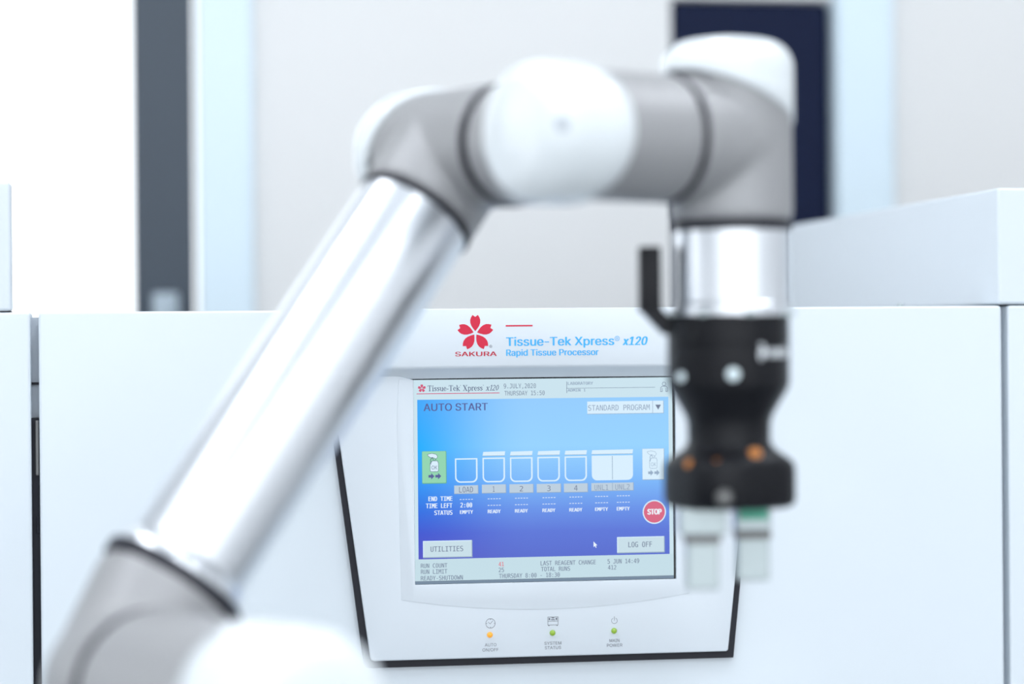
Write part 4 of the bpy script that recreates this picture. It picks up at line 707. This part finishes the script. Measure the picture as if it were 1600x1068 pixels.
P = Print(GY); r = OKG
P.put([rrect(r[0], r[1], r[2], r[3], 0.8, 3)], LGRD); P.put([rrect(r[0] + .2, r[1] + .7, r[2] - .6, r[3] - .2, 0.7, 3)], LGRN, 0.01)
bottle(P, *r, LDK, LICE, LTTL)
P.build('screen_button', ts, 'green button with a bottle and arrows')
P = Print(GY); r = OKW
P.put([rrect(r[0], r[1], r[2], r[3], 0)], LSH); P.put([rrect(r[0] + .1, r[1] + .5, r[2] - .4, r[3] - .1, 0)], LICE, 0.01)
bottle(P, *r, LSH, LICE, LSH)
P.build('screen_button', ts, 'faded pale button with a bottle and arrows')
P = Print(GY); r = DROP
P.put([rrect(*r, 0)], LSH); P.put([rrect(r[0], r[1] + .4, r[2] - .4, r[3], 0)], LICE, 0.01)
P.put([rrect(DROPDIV[0] - .2, r[1], DROPDIV[0] + .2, r[3], 0)], LSH, 0.02)
P.put(letters(*DROPTXT, font=MONO), LFT, 0.02)
x, y = DROPTRI
P.put([[(x - 2.4, y + 2.0), (x, y - 2.2), (x + 2.4, y + 2.0)]], LTXT, 0.02)
P.build('screen_button', ts, 'pale drop-down list button')
for r, t in ((UTIL, UTILT), (LOG, LOGT)):
    P = Print(GY)
    P.put([rrect(*r, 0)], LSH); P.put([rrect(r[0], r[1] + .8, r[2] - .7, r[3], 0)], LICE, 0.01)
    P.put([rrect(r[0] + .7, r[1] + .8, r[2] - .7, r[3] - .7, 0)], LBTN, 0.02)
    P.put(letters(*t, font=MONO, bold=0.1), LTXT, 0.03)
    P.build('screen_button', ts)
P = Print(GY); x, y = STOP
P.put([disc(x, y, 10.0, 44)], LICE); P.put([disc(x, y, 9.0, 44)], LRED, 0.01)
P.put(letters(*STOPT, bold=0.75), LW, 0.02)
P.build('screen_button', ts, 'round red stop button')
# vessels
for i, r in enumerate(VESSEL):
    P = Print(GY)
    o = rrect(*r, 4.5, 7, (1, 1, 0, 0))
    if i < 5:
        P.put([(o, [rrect(r[0] + 1.15, r[1] + 1.15, r[2] - 1.3, r[3] - 1.1, 3.6, 7, (1, 1, 0, 0))[::-1]])], LICE)
    else:
        P.put([o], LICE)
        m_ = (r[0] + r[2]) / 2
        P.put([rrect(m_ - .25, r[1] + .5, m_ + .25, r[3] - .5, 0)], LSH, 0.02)
    if i > 0:
        l = LIDV[i - 1]
        P.put([[(l[0], l[1]), (l[2] - .5, l[1]), (l[2], l[3]), (l[0] + .6, l[3] - .3)]], LICE)
        P.put([rrect(l[0], l[1] - .35, l[2] - .5, l[1], 0)], LSH)
    P.build('vessel_icon', ts)
for i, r in enumerate(TAG):
    P = Print(GY)
    P.put([rrect(*r, 0)], LSH); P.put([rrect(r[0], r[1] + .5, r[2] - .5, r[3], 0)], LTAG, 0.01)
    if i < 5:
        P.put(letters(*TAGTXT[i], font=MONO), LTXT, 0.02)
    else:
        P.put([rrect(84.4, r[1], 84.9, r[3], 0)], LSH, 0.02)
        P.put(letters(*TAGTXT[5], font=MONO), LFT, 0.02); P.put(letters(*TAGTXT[6], font=MONO), LFT, 0.02)
    P.build('vessel_tag', ts)
P = Print(GY); x, y = CURSOR
P.put([[(x, y), (x, y - 4.6), (x + 1.1, y - 3.7), (x + 1.8, y - 5.3), (x + 2.5, y - 5.0), (x + 1.8, y - 3.4), (x + 3.1, y - 3.2)]], LW)
P.build('cursor_arrow', ts)

# ------------------------------------------------------------------ the robot arm
H = lambda z: Z0 + z
C0 = Vector((0.0758, -0.4559, H(0.1285)))          # last joint, its vertical axis
J5 = Vector((0.8870, 0.4617, 0.0))                 # wrist axis, away to the right
J4 = Vector((-0.4617, 0.8870, 0.0))                # wrist and elbow axes, away to the left
K = C0 - J5 * 0.115
PA = K + J4 * 0.145
RB = Vector((-0.2814, -0.4780, H(-0.1431)))        # lower end of the forearm tube
FD = (PA - RB).normalized()                        # forearm, upwards
LF = (PA - RB).length
PD = PA - FD * (LF + 0.075)
N3 = -J4
ED = PD + N3 * 0.122                               # elbow drive
UP = Vector((0, 0, 1))
SH = Vector((ED.x, ED.y, 0.60))                    # shoulder
BASE = SH - N3 * 0.15
arm = empty('robot_arm', (BASE.x, BASE.y, 0.0),
            'grey and white jointed robot arm holding a black gripper before the machine', 'robot arm')

def lid(name, org, axis, r, tcut, tface, high, k, fil=0.016, n=72, m=CAPW):
    """a drum-shaped joint cap whose inner rim is cut on a slant"""
    a = Vector(axis).normalized()
    e1 = (Vector(high) - a * Vector(high).dot(a)).normalized(); e2 = a.cross(e1)
    rings = []
    def ring(fr, ft):
        rings.append([Vector(org) + a * ft(math.cos(2 * PI * i / n)) + (e1 * math.cos(2 * PI * i / n) + e2 * math.sin(2 * PI * i / n)) * fr for i in range(n)])
    cut = lambda c: tcut + k * c
    ring(r - 0.004, lambda c: cut(c) + 0.001)
    ring(r - 0.0012, lambda c: cut(c))
    ring(r, lambda c: cut(c) + 0.0012)
    ts_ = tface - fil
    for f in (0.35, 0.7, 1.0):
        ring(r, lambda c, f=f: (cut(c) + 0.0012) * (1 - f) + ts_ * f)
    for j in range(1, 9):
        b = j / 8 * PI / 2
        ring(r - fil + fil * math.cos(b), lambda c, b=b: ts_ + fil * math.sin(b))
    R2 = r - fil
    for f in (0.8, 0.55, 0.3, 0.06):
        ring(R2 * f, lambda c, f=f: tface + 0.003 * (1 - f * f))
    vs = [p for q in rings for p in q]
    fs = [(j * n + i, j * n + (i + 1) % n, (j + 1) * n + (i + 1) % n, (j + 1) * n + i) for j in range(len(rings) - 1) for i in range(n)]
    fs.append(tuple((len(rings) - 1) * n + i for i in range(n)))
    return MB().add(vs, fs).build(name, m, arm, smooth=1.2)

def seal(org, axis, r, w, t=0.0):
    MB().lathe([(r - 0.004, t - w / 2), (r - 0.0008, t - w / 2), (r, t - w / 2 + 0.0008), (r, t + w / 2 - 0.0008), (r - 0.0008, t + w / 2), (r - 0.004, t + w / 2)],
               org, axis, 96).build('seal_ring', RINGB, arm, smooth=0.6)

# wrist housing that carries the tool flange
remeshed('joint_housing', [(C0 + UP * -0.052, C0 + UP * 0.05, 0.0396), (C0, C0 - J5 * 0.052, 0.0408)], GREYM, arm)
lid('joint_cap', C0 + Vector((-0.0025, 0.0004, 0)), UP, 0.0432, 0.0255, 0.0650, -J5, 0.0185, 0.018)
seal(C0, J5, 0.0408, 0.0045, -0.053)
# middle wrist housing
remeshed('joint_housing', [(C0 - J5 * 0.054, K - J5 * 0.042, 0.0408), (K, K + J4 * 0.080, 0.0404)], GREYM, arm)
lid('joint_cap', K, -J5, 0.0440, 0.018, 0.0605, J4, 0.020, 0.021)
seal(K, J4, 0.0408, 0.0055, 0.0825)
# first wrist housing on the forearm
remeshed('joint_housing', [(K + J4 * 0.0845, PA + J4 * 0.048, 0.0405), (PA, PA - FD * 0.0525, 0.0408)], GREYM, arm)
lid('joint_cap', PA, J4, 0.0435, 0.034, 0.072, -FD, 0.016, 0.018)
seal(PA, -FD, 0.0412, 0.0048, 0.0545)
# forearm tube
L0 = PA - FD * 0.056
MB().lathe([(0.0392, 0), (0.0392, LF - 0.056 - 0.012), (0.041, LF - 0.056 - 0.009), (0.044, LF - 0.056 - 0.006), (0.0448, LF - 0.056 - 0.003), (0.0448, LF - 0.056)], L0, -FD, 128).build('forearm_tube', TUBEM, arm, smooth=0.5)
seal(RB, -FD, 0.0474, 0.0095, 0.004)
# elbow end of the forearm and the elbow drive
remeshed('joint_housing', [(RB - FD * 0.008, PD + N3 * 0.013, 0.0470, 0.0440), (PD + N3 * 0.013, PD + N3 * 0.013, 0.0452), (PD + N3 * 0.013, PD + N3 * 0.050, 0.0480)], GREYM, arm, 0.0024, 24)
seal(PD, N3, 0.0495, 0.006, 0.0525)
remeshed('joint_housing', [(PD + N3 * 0.055, ED + N3 * 0.072, 0.0500), (ED, ED - UP * 0.068, 0.0490)], GREYM, arm, 0.0024)
lid('joint_cap', ED, N3, 0.0545, 0.062, 0.123, -UP, 0.010, 0.022)
seal(ED, -UP, 0.0495, 0.006, 0.0695)
MB().lathe([(0.0455, 0), (0.0455, (ED - SH).length - 0.146)], ED - UP * 0.072, -UP, 96).build('upper_arm_tube', TUBEM, arm, smooth=0.5)
seal(SH, UP, 0.0495, 0.006, 0.0725)
remeshed('joint_housing', [(SH + UP * 0.070, SH, 0.049), (SH - N3 * 0.070, SH + N3 * 0.060, 0.056)], GREYM, arm, 0.0028)
lid('joint_cap', SH, N3, 0.060, 0.050, 0.092, UP, 0.010, 0.022)
seal(SH, -N3, 0.0565, 0.006, 0.0725)
remeshed('joint_housing', [(SH - N3 * 0.075, BASE - N3 * 0.055, 0.056), (BASE, BASE - UP * 0.10, 0.056)], GREYM, arm, 0.0028)
lid('joint_cap', BASE, -N3, 0.060, 0.045, 0.085, -UP, 0.010, 0.022)
MB().lathe([(0.075, 0), (0.075, 0.012), (0.062, 0.02), (0.060, 0.06)], (BASE.x, BASE.y, 0.445), UP, 72).build('base_flange', GREYM, arm, smooth=0.6)
ST = MB().box((BASE.x - 0.11, BASE.y - 0.11, 0.43), (BASE.x + 0.11, BASE.y + 0.11, 0.446), 0, 0.002)
ST.box((BASE.x - 0.06, BASE.y - 0.06, 0.015), (BASE.x + 0.06, BASE.y + 0.06, 0.431), 0, 0.004)
ST.box((BASE.x - 0.17, BASE.y - 0.17, 0.0), (BASE.x + 0.17, BASE.y + 0.17, 0.016), 0, 0.002)
ST.build('pedestal', STEELP, arm)

# tool flange
seal(C0, UP, 0.0380, 0.0066, -0.0542)
MB().lathe([(0.0372, -0.0570), (0.0372, -0.1035), (0.0380, -0.1045), (0.0386, -0.1058), (0.0386, -0.1116)], C0, UP, 96).build('tool_flange', TUBEM, arm, smooth=0.5)
E1 = Vector((0.989, -0.1477, 0)); E2 = Vector((0.1477, 0.989, 0))      # gripper frame: across, back
G = C0 - E1 * 0.0028

# gripper: body as a part, the rest as its sub-parts
levels = [(-0.1112, 0.0385, 2), (-0.1120, 0.0393, 2), (-0.1290, 0.0393, 2), (-0.1296, 0.0388, 2), (-0.1302, 0.0393, 2), (-0.1540, 0.0393, 2), (-0.1570, 0.0389, 2), (-0.1610, 0.0370, 2), (-0.1700, 0.0315, 2), (-0.1760, 0.0282, 2), (-0.1810, 0.0268, 2),
          (-0.1930, 0.0266, 2), (-0.1975, 0.0290, 2.1), (-0.2015, 0.0340, 2.3), (-0.2040, 0.0368, 2.6), (-0.2075, 0.0384, 3), (-0.2110, 0.0386, 3.2), (-0.2300, 0.0386, 3.2), (-0.2335, 0.0375, 3), (-0.2350, 0.0345, 2.8)]
gb = MB(); n = 96; vs = []
TW = math.radians(28)
def gpt(th, r, nn, z):
    c, s = math.cos(th), math.sin(th)
    k = (abs(c) ** nn + abs(s) ** nn) ** (-1 / nn)
    # square sections would reach past r at their corners, so scale them back a little
    k *= 1 - 0.055 * max(0, nn - 2)
    x, y = r * k * c, r * k * s
    xr, yr = x * math.cos(TW) - y * math.sin(TW), x * math.sin(TW) + y * math.cos(TW)
    return G + E1 * xr + E2 * yr + UP * z
for z, r, nn in levels:
    vs += [gpt(2 * PI * k / n, r * (1 + 0.04 * max(0, nn - 2)), nn, z) for k in range(n)]
fs = [(j * n + i, j * n + (i + 1) % n, (j + 1) * n + (i + 1) % n, (j + 1) * n + i) for j in range(len(levels) - 1) for i in range(n)]
fs += [tuple(range(n)), tuple((len(levels) - 1) * n + i for i in range(n))]
grip = gb.add(vs, fs).build('gripper_body', BLACKM, arm, smooth=0.6)
grip['label'] = 'black waisted gripper body'

def gp(x, y, z):
    return G + E1 * x + E2 * y + UP * z
def gbox(mb, lo, hi, bev=0.0, mi=0):
    b = MB().box(lo, hi, 0, bev)
    mb.add([gp(*v) for v in b.v], b.f, mi)
# latch bracket at the side of the quick-change plate
br = MB()
gbox(br, (-0.0576, -0.008, -0.1090), (-0.0432, 0.008, -0.0668), 0.0015)
out = [(-0.0576, -0.107), (-0.0432, -0.107), (-0.0400, -0.1105), (-0.0370, -0.1105), (-0.0370, -0.1235), (-0.0420, -0.1235), (-0.0470, -0.1185)]
m_ = len(out)
br.add([gp(x, -0.008, z) for x, z in out] + [gp(x, 0.008, z) for x, z in out],
       [tuple(range(m_)), tuple(range(2 * m_ - 1, m_ - 1, -1))] + [(i, m_ + i, m_ + (i + 1) % m_, (i + 1) % m_) for i in range(m_)])
br.build('latch_bracket', BLACKM, grip, smooth=0.5)
# flange screws
for k in range(8):
    a = 2 * PI * k / 8 + 0.2
    p = gp(0.0386 * math.cos(a) + 0.0028, 0.0386 * math.sin(a), -0.1088)
    MB().lathe([(0.0038, 0), (0.0038, 0.002), (0.0026, 0.0032)], p - UP * 0.0032, UP, 20).build('flange_screw', ALUM, grip, smooth=0.6)
def stud(x, z, r, rad, m, name, depth=0.003):
    y = -math.sqrt(max(1e-8, r * r - x * x))
    d = (E1 * x + E2 * y).normalized()
    p = gp(x, y, z)
    MB().lathe([(rad, -0.003), (rad, depth * 0.5), (rad * 0.75, depth), (rad * 0.05, depth * 1.15)], p, d, 28).build(name, m, grip, smooth=0.7)
stud(-0.0315, -0.1507, 0.0390, 0.0032, PALE, 'button')
stud(-0.0006, -0.1490, 0.0392, 0.0044, PALE, 'button')
stud(0.0140, -0.2000, 0.0325, 0.0042, GLINTO, 'orange_glint_stud', 0.002)  # these orange studs stand in for reflected glints on the flare
stud(-0.0275, -0.2060, 0.0370, 0.0032, GLINTO, 'orange_glint_stud', 0.002)
stud(-0.0110, -0.2060, 0.0370, 0.0034, GLINTO, 'orange_glint_stud', 0.002)
stud(-0.0068, -0.2263, 0.0400, 0.0056, STEELD, 'knob', 0.005)
# maker's mark printed round the right of the body
lg = MB()
def wrap(u, v):                                     # mm round the cylinder, mm above the mark's line
    a = math.radians(-62) + u / 39.6
    return gp(0.0396 * math.cos(a), 0.0396 * math.sin(a), -0.1374 + v / 1000)
sw = []
for a0 in (0.0, 2.1, 4.2):
    pts = [(2.6 * (0.25 + 0.75 * k / 8) * math.cos(a0 + k * 0.28), 2.5 + 5.2 * (0.25 + 0.75 * k / 8) * math.sin(a0 + k * 0.28)) for k in range(9)]
    sw += stroke(pts, 1.9)
for p in sw: lg.poly(p, [], wrap)
for o_, h_ in letters('onrobot', 5.0, 27.0, -1.2, 7.2, bold=0.9): lg.poly(o_, h_, wrap)
lg.build('printed_mark', GREYINK, grip)
# fingers
for cx, cy, w, ww, zb, pad in ((-0.0190, -0.012, 0.0152, 0.0103, -0.2865, False), (0.0160, 0.018, 0.0115, 0.0105, -0.2840, True)):
    f = MB()
    gbox(f, (cx - w, cy - 0.012, -0.2515), (cx + w, cy + 0.012, -0.2345), 0.0012)
    gbox(f, (cx - ww, cy - 0.009, zb), (cx + ww, cy + 0.009, -0.2560), 0.0012)
    fo = f.build('gripper_finger', ALUM, grip)
    s = MB(); gbox(s, (cx - ww - 0.001, cy - 0.010, -0.2565), (cx + ww + 0.001, cy + 0.010, -0.2510))
    s.build('finger_joint', STEELD, grip)
    if pad:
        g_ = MB(); gbox(g_, (cx - w + 0.002, cy - 0.0135, -0.2440), (cx + w - 0.002, cy - 0.0118, -0.2360), 0.0005)  # green plate painted in for a reflected tint on the finger
        g_.build('reflected_tint_pad', GREENTINT, grip)

# small blind dimple on the middle joint's cap
DN = Vector((-0.2057, -0.9780, 0.0337))
MB().lathe([(0.0042, -0.0010), (0.0042, 0.0004), (0.0036, 0.0006), (0.0030, 0.0002)], (-0.0536, -0.5683, 1.3296), DN, 24).build('cap_dimple', mat('pale_grey_plug', (172, 178, 186), 0.5), arm)
# words for the parts that look different from the rest of their thing
SAYS = {'joint_cap': 'white rounded joint cap', 'seal_ring': 'thin black seal ring', 'joint_housing': 'matt grey joint housing',
        'forearm_tube': 'polished metal forearm tube', 'tool_flange': 'polished metal tool flange', 'reflected_tint_pad': 'green pad standing in for a reflected tint',
        'printed_mark': 'pale printed mark', 'panel_gap_shade': 'dark gap line around the control panel', 'touchscreen': 'lit blue touchscreen',
        'seam_strip': 'grey strip in the cover seam', 'locating_pin': 'small metal pin'}
for o in bpy.data.objects:
    k = o.name.split('.')[0]
    if k in SAYS and o.parent is not None and 'label' not in o:
        o['label'] = SAYS[k]
